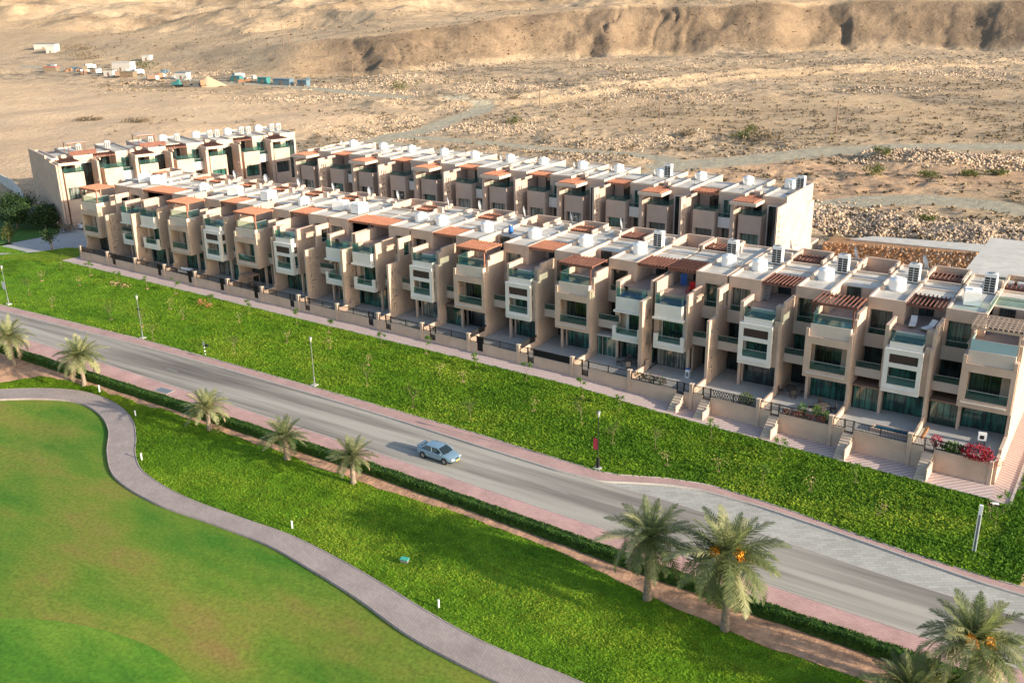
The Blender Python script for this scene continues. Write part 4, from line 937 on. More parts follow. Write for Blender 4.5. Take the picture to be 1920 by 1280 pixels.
palm((45.8, -29.2, -3.5), 3.6, 3.0, 56, 'pale full-crowned young palm standing where the buggy path bends, second from the left', m='frond_pale', seed=4, droop=1.0)
palm((68.2, -30.2, -3.45), 2.7, 2.5, 40, 'young palm with a short trunk, third from the left, left of the planted bank', m='frond_pale', seed=5, droop=.8)
palm((79.8, -30.8, -3.4), 2.6, 2.3, 38, 'young palm with a greyish trunk, fourth from the left, left of the car', m='frond', seed=6, droop=.8, lean=(.1, 0))
palm((88.5, -31.1, -3.35), 2.8, 2.3, 38, 'young palm with one broken drooping frond, fifth from the left, nearest to the car', m='frond', seed=7, droop=.8)
palm((118.7, -33.2, -3.35), 5.3, 3.6, 46, 'tall mature palm with dark drooping fronds, left of the fruiting palm', m='frond', seed=8, droop=1.35, trunk_r=.29)
palm((124.8, -33.6, -3.35), 5.9, 4.3, 56, 'tall mature palm hung with orange date bunches, largest crown of the picture', m='frond', seed=9, droop=1.3, dates=9, trunk_r=.29, lean=(.25, 0))
palm((140.2, -33.0, -3.4), 5.0, 3.8, 50, 'mature palm with yellow date bunches at the lower right corner', m='frond', seed=10, droop=1.15, dates=5, trunk_r=.29, lean=(.15, .1))
palm((137.4, -35.6, -3.5), 2.0, 2.9, 56, 'short dark palm at the bottom edge, left of the corner palm', m='frond', seed=12, droop=.9)
tw = empty('dry_shrub', (69.5, -30.2, -3.4), 0, 'thin dry shrub at the foot of the third palm', 'shrub')
P = np.random.default_rng(4).normal(size=(260, 3))*[.3, .3, .45]+[0, 0, .75]; leaves('foliage', P, .12, 'leaf_olive', tw, 5, 1.0); MB().tube((0, 0, -.1), (0, 0, .9), .03).build('stem', 'bark_thin', tw)

USED = set()
def sapling(x, y, kind, h, lab, seed):
    if lab in USED: lab = lab.replace('sapling', 'sapling, right of its twin,')
    USED.add(lab)
    rr = random.Random(seed); z = float(lawn_z(np.array(x), np.array(y)))
    p = empty('sapling', (x, y, z), 0, lab, 'sapling', 'young trees planted in the green slope')
    t = MB().tube((0, 0, -.1), (rr.uniform(-.08, .08), 0, h*.6), .02, .012, 5)
    C_ = []
    for i in range(4 if kind == 'leafy' else 5):
        a = rr.uniform(0, 6.28); e = Vector((math.cos(a)*h*.22, math.sin(a)*h*.22, h*rr.uniform(.65, 1.0))); t.tube((0, 0, h*.45), e, .010, .006, 4); C_.append(e)
    t.build('stem', 'bark_thin', p)
    r2 = np.random.default_rng(seed); n = 50 if kind == 'leafy' else 60 if kind == 'wispy' else 12; sc = .13 if kind == 'leafy' else .3
    P = np.concatenate([np.array(c)+r2.normal(size=(n, 3))*[sc, sc, sc*.7] for c in C_])*h/h
    leaves('foliage', P, .17 if kind == 'leafy' else .11, {'leafy': 'leaf_bright', 'wispy': 'leaf_olive', 'dry': 'leaf_dry'}[kind], p, seed, .9)
    MB().lathe([(.30, -.06), (.28, .05), (.02, .04)], 12).build('soil_ring', 'soil', p)
UP = [(1.7, -2.9), (9.7, -3.2), (16.4, -3.2), (23.4, -3.3), (29.0, -2.7), (37.2, -3.4), (45.2, -3.6), (54.3, -3.8), (60.0, -3.9), (68.7, -3.9), (75.4, -3.7), (83.1, -4.2), (90.0, -4.5), (97.4, -5.1), (102.1, -5.6), (112.4, -6.2), (119.5, -7.0), (126.6, -7.6), (138.4, -6.9), (138.2, -9.4)]
MID = [(8.4, -12.6), (16.3, -14.1), (4.7, -8.2), (12.3, -6.9), (28.8, -13.5), (35.1, -13.1), (40.7, -15.8), (33.6, -7.4), (38.2, -8.9), (46.5, -6.5), (53.7, -13.9), (57.4, -8.6), (63.6, -7.5), (71.1, -9.2), (74.5, -13.3), (82.6, -15.2), (83.8, -7.9), (89.8, -14.8), (80.3, -7.5), (94.4, -10.0), (100.1, -10.0), (104.8, -12.2), (111.1, -13.3), (115.4, -11.9), (119.8, -12.5), (123.7, -11.2), (129.8, -12.3), (137.6, -8.0), (108.8, -11.1)]
for i, (x, y) in enumerate(UP):
    pl = int(x // 7.2); sapling(x, y, 'leafy', 1.9 + .4*math.sin(i*2.1), 'small bright green sapling beside the walkway, ' + ('by %s house' % nth(min(pl, 18)) if i < 18 else ['nearest the paved corner', 'by the dark gap at the corner'][i-18]), 40+i)
MIDK = ['wispy', 'dry', 'dry', 'dry', 'wispy', 'wispy', 'wispy', 'dry', 'dry', 'dry', 'wispy', 'dry', 'dry', 'dry', 'wispy', 'wispy', 'dry', 'wispy', 'dry', 'dry', 'wispy', 'wispy', 'dry', 'dry', 'leafy', 'dry', 'dry', 'dry', 'wispy']
order = sorted(range(len(MID)), key=lambda i: MID[i][0])
for rank, i in enumerate(order):
    x, y = MID[i]; k_ = MIDK[i]; sapling(x, y, k_, 1.25 if k_ == 'dry' else 2.3, '%s sapling %s, below %s house' % ({'dry': 'tiny dry', 'wispy': 'wispy olive', 'leafy': 'short leafy'}[k_], 'high up' if y > -9 else 'low down' if y < -12.7 else 'halfway down', nth(min(18, max(0, int(x//7.2))))), 80+i)
for i, (x, y, lb) in enumerate([(17.4, -4.4, 'upper'), (19.6, -4.3, 'lower')]):
    p = empty('dry_clump', (x+22*i*0, y, float(lawn_z(np.array(x), np.array(y)))), 0, 'yellowed clump of leaves in the slope near the left garden walls, %s of the pair' % ('left' if i == 0 else 'right'), 'plant', 'yellowed clumps')
    leaves('foliage', np.random.default_rng(i).normal(size=(120, 3))*[.5, .4, .18]+[0, 0, .25], .25, 'leaf_dry', p, i)
for i, (x, y) in enumerate([(36.4, -4.3), (38.2, -4.6)]):
    p = empty('dead_stump', (x, y, float(lawn_z(np.array(x), np.array(y)))), 0, 'brown dead shrub in the slope below the sixth house, %s of the pair' % ('left' if i == 0 else 'right'), 'shrub', 'brown dead shrubs')
    leaves('foliage', np.random.default_rng(i).normal(size=(150, 3))*[.3, .3, .25]+[0, 0, .35], .16, 'flower_pot', p, i)

def tree(loc, h, r, lab, m='leaf_dark', m2='leaf_olive', seed=0, cat='tree', n=5200, group=None, name='tree'):
    rr = random.Random(seed); p = empty(name, loc, 0, lab, cat, group)
    t = MB().tube((0, 0, -.2), (0, 0, h*.5), .14, .09, 7)
    cl = []
    for i in range(9):
        a = rr.uniform(0, 6.28); q = rr.uniform(.2, .75)*r; e = Vector((q*math.cos(a), q*math.sin(a), h*rr.uniform(.45, .92))); t.tube((0, 0, h*.35), e, .06, .03, 5); cl.append(e)
    t.build('trunk', 'bark_thin', p); r2 = np.random.default_rng(seed)
    P = np.concatenate([np.array(c) + r2.normal(size=(n//9, 3))*[r*.26, r*.26, h*.12] for c in cl])
    leaves('crown', P, .34, m, p, seed, 1.0); leaves('crown_twigs', P[::5]+r2.normal(size=P[::5].shape)*.1+[0, 0, .1], .26, m2, p, seed+1, 1.0)
    return p
for i, (x, y, h, r, a) in enumerate([(-30, 9, 4.0, 3.2, 'dark broad tree nearest the driveway, left of the side block'), (-35, 12, 5.0, 3.8, 'dark bushy tree against the end wall of the side block'), (-27.5, 14.2, 3.6, 2.0, 'slim dark tree touching the end wall of the side block'), (-38, 5, 4.2, 4.0, 'dark tree at the left edge behind the lawn'), (-25, 11.5, 3.4, 2.2, 'olive tree with drooping pale twigs right of the dark trees')]):
    tree((x, y, -2.2), h, r, a, 'leaf_dark', 'leaf_dark' if i < 3 else 'leaf_olive', 20+i, group='dark trees beside the side block')
tree((-21.7, 2.4, -2.25), 3.0, 1.1, 'small thin tree on the shaded lawn by the driveway', 'leaf_olive', 'leaf_hedge', 31, n=900)
tree((-9.5, 2.8, -2.15), 3.2, 1.6, 'dark leggy shrub tree on the lawn corner beside the driveway', 'leaf_dark', 'leaf_olive', 33, n=500)
hd = empty('shrub', (-19.3, 12.2, -2.2), 0, 'flowering shrub with red and white blooms at the corner of the side block', 'shrub')
r2 = np.random.default_rng(2); P = r2.normal(size=(500, 3))*[.8, .8, .6]+[0, 0, .9]; leaves('foliage', P, .22, 'leaf_dark', hd, 1); leaves('blooms', P[:160]*1.15, .2, 'leaf_pink', hd, 2); leaves('white_blooms', P[160:260]*1.2, .22, 'paint_white', hd, 3)

def shrub(loc, size, m, lab, cat='shrub', n=300, leaf=.18, seed=0, m2=None, name='shrub', frac=.3, group=None):
    p = empty(name, loc, 0, lab, cat, group); r2 = np.random.default_rng(seed); P = r2.normal(size=(n, 3)); P = P/np.linalg.norm(P, axis=1)[:, None]*r2.uniform(.35, 1, n)[:, None]**.6*np.array(size); P[:, 2] += size[2]*.7
    leaves('foliage', P, leaf, m, p, seed, 1.0)
    if m2: leaves('flowers', P[:int(n*frac)]*[1.08, 1.08, 1.06], leaf, m2, p, seed+1, 1.0)
    MB().tube((0, 0, -.2), (0, 0, size[2]*.6), .04).build('stem', 'bark_thin', p)
    return p
def fy(x, d=0.0): return yf(x) + d
shrub((135.2, fy(135.2, .1), -1.0), (1.45, .75, .8), 'leaf_red', 'large crimson bougainvillea spilling over the end of the last garden wall', 'bougainvillea', 900, .2, 1, 'leaf_pink')
shrub((136.6, fy(136.6, -.1), -1.3), (.9, .6, .7), 'leaf_red', 'sparse crimson branches of bougainvillea hanging over the side lane', 'bougainvillea', 120, .17, 21, 'leaf_olive')
shrub((133.2, fy(133.2, .3), -.95), (1.1, .5, .55), 'leaf_bright', 'bright green leafy shrub left of the crimson bougainvillea', 'shrub', 420, .24, 2, 'leaf_hedge')
shrub((131.8, fy(131.8, .25), -.7), (.6, .35, .6), 'leaf_pink', 'pink bougainvillea beside the last garden gate', 'bougainvillea', 220, .17, 3, 'leaf_red')
for i in range(4): shrub((118.2+i*1.1, fy(118.2+i*1.1, .05), -.85), (.65, .28, .33), 'leaf_olive', '%s pink flowering shrub along the railing of the third garden from the right' % ['first', 'second', 'third', 'fourth'][i], 'shrub', 240, .13, 5+i, 'leaf_pink', frac=.55, group='pink flowers along one railing')
for i in range(3): shrub((101.9+i*1.25, fy(101.9+i*1.25, .15), -.8), (.75, .3, .5), 'leaf_hedge', '%s climbing shrub with red flowers on the railing of the fifteenth garden' % ['first', 'second', 'third'][i], 'shrub', 260, .14, 11+i, 'leaf_red', frac=.25, group='climbers on one railing')
shrub((113.6, fy(113.6, .9), -1.2), (.9, .6, .75), 'leaf_olive', 'loose pale green shrub inside the latticed railing', 'shrub', 420, .16, 15, 'leaf_bright')
for i, (x, d) in enumerate([(119.0, 1.9), (120.4, 2.1), (121.6, 1.2)]): shrub((x, fy(x, d), -1.3), (.5, .5, .7), 'leaf_bright', '%s yellow-green shrub on the patio of the third house from the right' % ['left', 'middle', 'right'][i], 'shrub', 200, .2, 16+i, group='yellow-green patio shrubs')
for i in range(5): shrub((68 + i*1.0, fy(68+i, .5), -1.4), (.4, .3, .35), 'leaf_hedge', '%s low plant behind the railing of the tenth garden' % ['first', 'second', 'third', 'fourth', 'fifth'][i], 'plant', 60, .14, 50+i, group='low plants behind one railing')

# ---------------------------------------------------------------- street furniture and vehicles
def lamp(x, y, lab, banner=None, arms=False):
    p = empty('street_lamp', (x, y, -3.17), 0, lab, 'street lamp', 'lamp posts along the far footpath')
    MB().b(-.35, .35, -.3, .3, -.1, .12).build('footing', 'concrete', p)
    MB().tube((0, 0, .1), (0, 0, 1.1), .085, .08, 10).tube((0, 0, 1.1), (0, 0, 5.2), .045, .035, 10).build('post', 'metal_grey' if not banner == 'red' else 'metal_black', p)
    MB().lathe([(.05, 5.18), (.08, 5.3), (.17, 5.65), (.05, 5.7)], 10).build('lantern', 'lantern', p)
    MB().lathe([(.19, 5.68), (.15, 5.75), (.02, 5.82)], 10).build('lantern_cap', 'metal_grey', p)
    if arms: MB().tube((-.35, 0, 3.9), (.35, 0, 3.9), .03).b(-.32, -.2, -.05, .05, 3.85, 4.0).b(.2, .32, -.05, .05, 3.85, 4.0).build('cross_arm', 'metal_black', p)
    if banner == 'red': MB().b(-.5, -.08, -.02, .02, 1.9, 3.0).build('banner', 'banner_red', p); MB().b(-.12, .12, -.13, .13, .15, 1.1).build('control_box', 'metal_black', p)
    if banner == 'white': MB().b(-.75, -.1, -.03, .03, 2.2, 3.3).build('sign_board', 'paint_white', p)
lamp(9.8, -16.7, 'grey lamp post with a white board at the left edge', 'white')
lamp(38.9, -16.0, 'grey lamp post with a short cross arm, second from the left', None, True)
lamp(69.2, -16.1, 'plain grey lamp post in the middle of the slope edge')
lamp(105.9, -17.2, 'black lamp post with a red banner, rightmost, where the parking bay begins', 'red')
p = empty('road_sign', (50.7, -15.9, -3.2), 0, 'small road sign with a white arrow on a black and white banded post', 'road sign')
for i in range(5): MB().tube((0, 0, i*.22), (0, 0, (i+1)*.22-.004), .075, n=10).build('band', 'paint_white' if i % 2 == 0 else 'paint_black', p)
MB().poly([(-.26, -.03, 1.3), (.26, -.03, 1.3), (.12, -.03, 1.42), (.12, -.03, 1.7), (0, -.03, 1.9), (-.12, -.03, 1.7), (-.12, -.03, 1.42)], [(0, 1, 2, 3, 4, 5, 6)]).b(-.05, .05, 0, .03, 1.1, 1.5).build('arrow_plate', 'paint_white', p)
MB().poly([(-.26, -.0, 1.3), (.26, -.0, 1.3), (.12, -.0, 1.42), (.12, -.0, 1.7), (0, -.0, 1.9), (-.12, -.0, 1.7), (-.12, -.0, 1.42)], [(6, 5, 4, 3, 2, 1, 0)]).build('plate_back', 'metal_grey', p)
MB().b(.25, .75, -.1, .1, 1.2, 1.45).build('lamp_head', 'metal_black', p)
p = empty('light_column', (137.4, -14.2, -3.15), 0, 'slim pale square light column standing in the planting at the lower right', 'light column')
MB().b(-.13, -.07, -.1, .1, -.05, 3.3).b(.07, .13, -.1, .1, -.05, 3.3).b(-.13, .13, -.1, .1, 3.3, 4.1).build('casing', 'lamp_clear', p); MB().b(-.07, .07, -.06, .06, -.05, 3.3).build('core', 'metal_grey', p); MB().b(-.4, 1.0, -.12, .12, -.06, .04).build('base_plate', 'bark_thin', p)
for i, (x, y, z, t_) in enumerate([(49.2, -29.6, -3.35, 'in the soil near the second palm'), (66.8, -37.4, -3.9, 'where the buggy path bends sharply'), (57.6, -31.2, -3.9, 'on the outer edge of the path curve'), (88.6, -38.9, -3.9, 'in the middle of the path edge'), (105.9, -41.3, -3.9, 'nearest the bottom edge of the picture')]):
    p = empty('path_light', (x, y, z), 0, 'short white bollard light ' + t_, 'bollard light', 'white bollard lights by the buggy path')
    MB().tube((0, 0, -.1), (0, 0, .62), .07, n=10).build('post', 'lamp_clear', p); MB().tube((0, 0, .62), (0, 0, .70), .085, n=10).build('cap', 'paint_white', p)
p = empty('valve_box', (100.2, -38.2, -3.6), .2, 'small bright green valve box lying in the planted bank', 'valve box'); MB().b(-.3, .3, -.2, .2, 0, .25).build('box', 'metal_grey', p); MB().b(-.33, .33, -.23, .23, .252, .3).build('lid', 'green_box', p)
p = empty('flood_light', (137.6, -5.6, -3.1), .3, 'white square floodlight lying at the corner of the walkway', 'floodlight'); MB().b(-.35, .35, -.25, .25, 0, .15).build('housing', 'metal_black', p); MB().b(-.28, .28, -.18, .18, .152, .17).build('lens', 'lamp_clear', p)

def car(loc, rz, lab, paint='car_paint'):
    p = empty('parked_car' if paint != 'car_paint' else 'car', loc, rz, lab, 'car')
    # lengthwise sections: x, half width, z of sill, shoulder, shape of cabin above
    st = [(-2.22, .55, .42, .70), (-2.16, .72, .30, .86), (-2.0, .80, .24, .97), (-1.5, .85, .22, 1.0), (-.9, .86, .20, .98), (0, .865, .20, .95), (.8, .86, .20, .93), (1.3, .85, .22, .90), (1.8, .80, .24, .80), (2.1, .70, .30, .70), (2.26, .50, .40, .58)]
    V = []; F = []; n = 10
    for x, hw, z0, z1 in st:
        for yy, zz in ((-hw*.9, z0), (-hw, z0+.15), (-hw*1.0, (z0+z1)/2+.05), (-hw*.97, z1-.07), (-hw*.86, z1), (hw*.86, z1), (hw*.97, z1-.07), (hw*1.0, (z0+z1)/2+.05), (hw, z0+.15), (hw*.9, z0)): V.append((x, yy, zz + (.02 if abs(yy) < hw*.5 else 0)))
    for i in range(len(st)-1):
        for k in range(n): F.append((i*n+k, (i+1)*n+k, (i+1)*n+(k+1) % n, i*n+(k+1) % n))
    F.append(tuple(range(n))); F.append(tuple((len(st)-1)*n+k for k in reversed(range(n))))
    me = bpy.data.meshes.new('body'); me.from_pydata(V, [], F); me.materials.append(MAT[paint]); me.polygons.foreach_set('use_smooth', [True]*len(me.polygons)); me.update(); b = link('body', me, p)
    m_ = b.modifiers.new('b', 'SUBSURF'); m_.levels = 2; m_.render_levels = 2
    for o_ in (b,): pass
    # cabin: glass prism with roof skin
    def loft(name, rows, m, closed=True):
        V = []; F = []
        for r_ in rows: V += r_
        k = len(rows[0])
        for i in range(len(rows)-1):
            for j in range(k-1): F.append((i*k+j, i*k+j+1, (i+1)*k+j+1, (i+1)*k+j))
        me = bpy.data.meshes.new(name); me.from_pydata(V, [], F); me.materials.append(MAT[m]); me.polygons.foreach_set('use_smooth', [True]*len(me.polygons)); me.update(); return link(name, me, p)
    loft('windscreen', [[(1.12, -.74, .93), (1.22, 0, .93), (1.12, .74, .93)], [(.42, -.60, 1.37), (.50, 0, 1.40), (.42, .60, 1.37)]], 'car_glass')
    loft('rear_window', [[(-1.62, .72, .99), (-1.70, 0, .99), (-1.62, -.72, .99)], [(-1.02, .58, 1.36), (-1.08, 0, 1.39), (-1.02, -.58, 1.36)]], 'car_glass')
    for sg in (-1, 1): loft('side_window', [[(1.10, sg*.765, .93), (.5, sg*.79, .95), (0, sg*.79, .96), (-.6, sg*.79, .98), (-1.58, sg*.75, 1.0)], [(.42, sg*.63, 1.37), (.3, sg*.63, 1.385), (0, sg*.635, 1.39), (-.6, sg*.63, 1.385), (-1.0, sg*.61, 1.36)]], 'car_glass')
    loft('roof', [[(.50, -.635, 1.355), (.2, -.645, 1.385), (-.4, -.645, 1.395), (-1.08, -.62, 1.35)], [(.55, -.3, 1.40), (.2, -.3, 1.44), (-.4, -.3, 1.45), (-1.14, -.3, 1.39)], [(.57, 0, 1.405), (.2, 0, 1.45), (-.4, 0, 1.46), (-1.16, 0, 1.395)], [(.55, .3, 1.40), (.2, .3, 1.44), (-.4, .3, 1.45), (-1.14, .3, 1.39)], [(.50, .635, 1.355), (.2, .645, 1.385), (-.4, .645, 1.395), (-1.08, .62, 1.35)]], paint)
    pl = MB()
    for sg in (-1, 1):
        pl.tube((1.16, sg*.76, .92), (.44, sg*.625, 1.37), .035, n=6).tube((-1.64, sg*.74, .99), (-1.02, sg*.60, 1.36), .05, n=6).tube((-.25, sg*.80, .96), (-.28, sg*.64, 1.38), .028, n=6).tube((.46, sg*.64, 1.37), (-1.05, sg*.61, 1.36), .03, n=6)
    pl.build('pillars', paint, p)
    for x in (-1.3, 1.3):
        for sg in (-1, 1):
            wh = empty('wheel', (x, sg*.76, .31)); wh.parent = p
            t = MB().tube((0, -.10, 0), (0, .10, 0), .31, n=20); t.build('tyre', 'rubber', wh)
            MB().tube((0, sg*.10, 0), (0, sg*.112, 0), .20, n=14).build('rim', 'rim', wh)
            MB().tube((x, sg*.70, .34), (x, sg*.866, .34), .355, n=20).build('wheel_arch', 'car_dark', p)
    for sg in (-1, 1):
        MB().b(.78, .95, sg*.86-.07, sg*.86+.10 if sg > 0 else sg*.86+.07, .92, 1.04).build('wing_mirror', paint, p)
        MB().b(1.98, 2.135, sg*.54-.17, sg*.54+.17, .56, .70).build('headlight', 'headlamp', p)
        MB().b(-2.17, -2.05, sg*.56-.15, sg*.56+.15, .70, .84).build('tail_light', 'roof_red', p)
    MB().b(2.2, 2.27, -.22, -.03, .58, .66).b(2.2, 2.27, .03, .22, .58, .66).build('grille', 'car_dark', p)
    MB().b(2.26, 2.30, -.26, .26, .40, .52).build('number_plate', 'plate_yellow', p)
    s = MB().b(-2.14, -1.94, -.66, .66, 1.05, 1.09).b(-2.1, -2.0, -.64, -.56, .93, 1.05).b(-2.1, -2.0, .56, .64, .93, 1.05); s.build('spoiler', paint, p)
    MB().b(-1.9, 1.9, -.6, .6, .14, .3).build('underbody', 'car_dark', p)
    return p
car((91.95, -22.95, ROADZ), R(-2.2), 'light blue-silver saloon with a rear spoiler driving along the road')
car((-18.6, 16.5, -2.2), R(70), 'pale car under the canopy of the side block', 'car_white')
car((-6.0, 11.3, -2.2), R(150), 'black off-road car behind the leftmost front-row house', 'car_dark')

# ---------------------------------------------------------------- patio things
def chair_set(loc, lab, m='wicker', table=True):
    p = empty('patio_set', loc, rnd.uniform(0, 3), lab, 'table')
    MB().b(-.8, .8, -.45, .45, .68, .73).build('tabletop', m, p)
    for a in (-.7, .7):
        for b in (-.35, .35): MB().b(a-.03, a+.03, b-.03, b+.03, 0, .68).build('leg', m, p)
def chair(loc, rz, lab, m='wicker', group=None):
    p = empty('chair', loc, rz, lab, 'chair', group)
    MB().b(-.25, .25, -.25, .25, .38, .44).build('seat', m, p); MB().b(-.25, .25, .2, .26, .44, .95).build('backrest', m, p)
    for a in (-.22, .22):
        for b in (-.22, .22): MB().b(a-.02, a+.02, b-.02, b+.02, 0, .38).build('leg', m, p)
for nm, (cx, cy) in {'the third house from the right': (116.6, 4.6), 'the fourteenth house': (98.6, 3.2), 'the seventeenth house': (120.5, 2.0)}.items():
    chair_set((cx, cy, -1.35), 'dark patio table on the patio of ' + nm)
    for i in range(4):
        a = i*math.pi/2+.4; chair((cx+1.1*math.cos(a), cy+1.0*math.sin(a), -1.35), a-math.pi/2, '%s chair around the dark table on the patio of %s' % (['front', 'left', 'rear', 'right'][i], nm), 'wicker', 'chairs around patio tables')
def lounger(loc, rz, lab, m='cushion_white'):
    p = empty('sun_lounger', loc, rz, lab, 'sun lounger'); MB().b(-.3, .3, -.9, .3, .25, .35).build('mattress', m, p); b = MB().b(-.3, .3, 0, .75, 0, .1).build('backrest', m, p); b.location = (0, .3, .28); b.rotation_euler = (R(40), 0, 0)
    MB().b(-.32, .32, -.9, .35, .18, .25).b(-.3, -.24, -.85, -.79, 0, .18).b(.24, .3, -.85, -.79, 0, .18).b(-.3, -.24, .25, .31, 0, .18).b(.24, .3, .25, .31, 0, .18).build('frame', 'bark_thin', p)
lounger((126.9, 7.4, 7.12), .1, 'white sun lounger on the second-from-right terrace, left of the pair')
lounger((128.5, 7.0, 7.12), -.4, 'white sun lounger leaning by the wall of the same terrace, right of the pair')
p = empty('sofa', (104.4, 7.6, 7.12), .2, 'dark red sofa with flowers on the roof terrace with the lattice pergola', 'sofa'); MB().b(-.8, .8, -.35, .35, .2, .45).b(-.8, .8, .2, .36, .45, .9).build('seat', 'lamp_red', p); MB().b(-.7, -.6, -.3, -.2, 0, .2).b(.6, .7, -.3, -.2, 0, .2).b(-.7, -.6, .2, .3, 0, .2).b(.6, .7, .2, .3, 0, .2).build('legs', 'dark_void', p)
shrub((104.0, 6.2, 7.12), (.35, .3, .35), 'leaf_pink', 'pink potted flowers on the roof terrace with the lattice pergola', 'plant', 90, .15, 77, 'leaf_bright')
p = empty('sun_bed', (102.3, 8.9, 7.12), .3, 'folded blue sun bed leaning against the terrace wall', 'sun bed'); MB().b(-.35, .35, -.08, .08, 0, 1.3).build('cushion', 'cushion_blue', p); MB().b(-.38, -.35, -.1, .1, 0, 1.35).b(.35, .38, -.1, .1, 0, 1.35).build('frame', 'metal_grey', p)
p = empty('blue_barrel', (76.9, 12.6, 9.19), 0, 'blue water drum beside a white tank on the roof of the eleventh house', 'drum'); MB().lathe([(.3, 0), (.33, .4), (.3, .85), (.25, .9)], 14).build('drum_body', 'blue_plastic', p, True); MB().lathe([(.1, .9), (.1, .96)], 8).build('cap', 'paint_white', p)
p = empty('roof_stair', (110.15, 9.6, 7.11), 0, 'pale steep metal stair climbing from a terrace to the roof left of the dark pergola', 'stair')
for i in range(9): MB().b(1.55, 2.15, -1.6+i*.13, -1.35+i*.13, .22*(i+1)-.04, .22*(i+1)).build('step', 'frame_pale', p)
MB().poly([(1.5, -1.7, 0), (1.5, -1.5, 0), (1.5, -.2, 2.25), (1.5, -.4, 2.25), (1.55, -1.7, 0), (1.55, -1.5, 0), (1.55, -.2, 2.25), (1.55, -.4, 2.25)], [(0, 3, 2, 1), (4, 5, 6, 7), (0, 1, 5, 4), (2, 3, 7, 6), (1, 2, 6, 5), (3, 0, 4, 7)]).build('stringer', 'frame_pale', p)
p = empty('cooler', (105.6, 3.4, -1.35), 0, 'white and blue portable cooler on the patio of the fifteenth house', 'cooler'); MB().b(-.22, .22, -.18, .18, 0, .95).build('body', 'plastic_white', p); MB().b(-.2, .2, -.16, .16, .95, 1.05).build('lid', 'blue_plastic', p); MB().b(-.15, .15, -.19, -.18, .2, .7).build('grille', 'metal_grey', p)
p = empty('barbecue', (135.0, 2.2, -1.35), .2, 'white kitchen trolley on the last patio behind the bougainvillea', 'trolley'); MB().b(-.35, .35, -.25, .25, .5, 1.15).build('cabinet', 'ac_white', p); MB().b(-.3, -.24, -.2, .2, 0, .5).b(.24, .3, -.2, .2, 0, .5).build('legs', 'shed_brown', p); MB().b(-.2, .15, -.262, -.252, .65, 1.0).build('front_panel', 'dark_void', p)
for i in range(6):
    p = empty('flower_pot', (130.45, -0.9+i*.42, -0.62), 0, 'orange clay pot on the dividing wall by the last gate, %s of the row' % ['first', 'second', 'third', 'fourth', 'fifth', 'sixth'][i], 'flower pot', 'row of clay pots'); MB().lathe([(.1, 0), (.15, .28)], 10).build('pot', 'flower_pot', p); leaves('foliage', np.random.default_rng(i).normal(size=(14, 3))*.07+[0, 0, .34], .12, 'leaf_hedge', p, i)
p = empty('plunge_pool', (125.7, -.1, -1.35), FA, 'long plunge pool with a tan rim on the second-from-right patio', 'pool'); MB().b(0, 3.4, 0, .18, 0, .35).b(0, 3.4, 1.1, 1.28, 0, .35).b(0, .18, .18, 1.1, 0, .35).b(3.22, 3.4, .18, 1.1, 0, .35).build('rim', 'stucco', p); MB().b(.18, 3.22, .18, 1.1, 0, .27).build('water', 'pool_water', p)
for k, s_ in ((5, 'fifth garden pavilion'),):
    p = empty('gazebo', (37.6, 1.9, -1.35), 0, 'brown canvas gazebo on the patio of the sixth front-row house', 'gazebo'); MB().b(0, 2.4, 0, 1.6, 2.0, 2.12).build('canopy', 'shed_brown', p); f = MB()
    for a in (0.05, 2.3):
        for b in (.05, 1.5): f.b(a, a+.07, b, b+.07, 0, 2.0)
    f.build('posts', 'shed_brown', p); MB().b(.5, 1.9, .6, 1.4, .2, .5).build('bench', 'wicker', p)
p = empty('swing_seat', (24.9, 2.6, -1.35), .1, 'white swing bench on the patio of the fourth front-row house', 'bench'); MB().b(-1.2, 1.2, -.3, .4, .35, .5).b(-1.2, 1.2, .3, .4, .5, .95).build('seat', 'cushion_white', p); MB().b(-1.25, -1.2, -.3, .4, 0, .9).b(1.2, 1.25, -.3, .4, 0, .9).build('frame', 'metal_grey', p)
p = empty('hammock', (36.6, 3.5, 2.35), 0, 'white hammock hanging in the bay balcony of the sixth front-row house', 'hammock')
V = [(0 + 2.6*i/12, -.3+.6*j, .85-.55*math.sin(math.pi*i/12)+(.0)) for i in range(13) for j in (0, 1)]; F = [(2*i, 2*i+2, 2*i+3, 2*i+1) for i in range(12)]
link('cloth', mesh_np('cloth', V, F, 'cushion_white'), p)

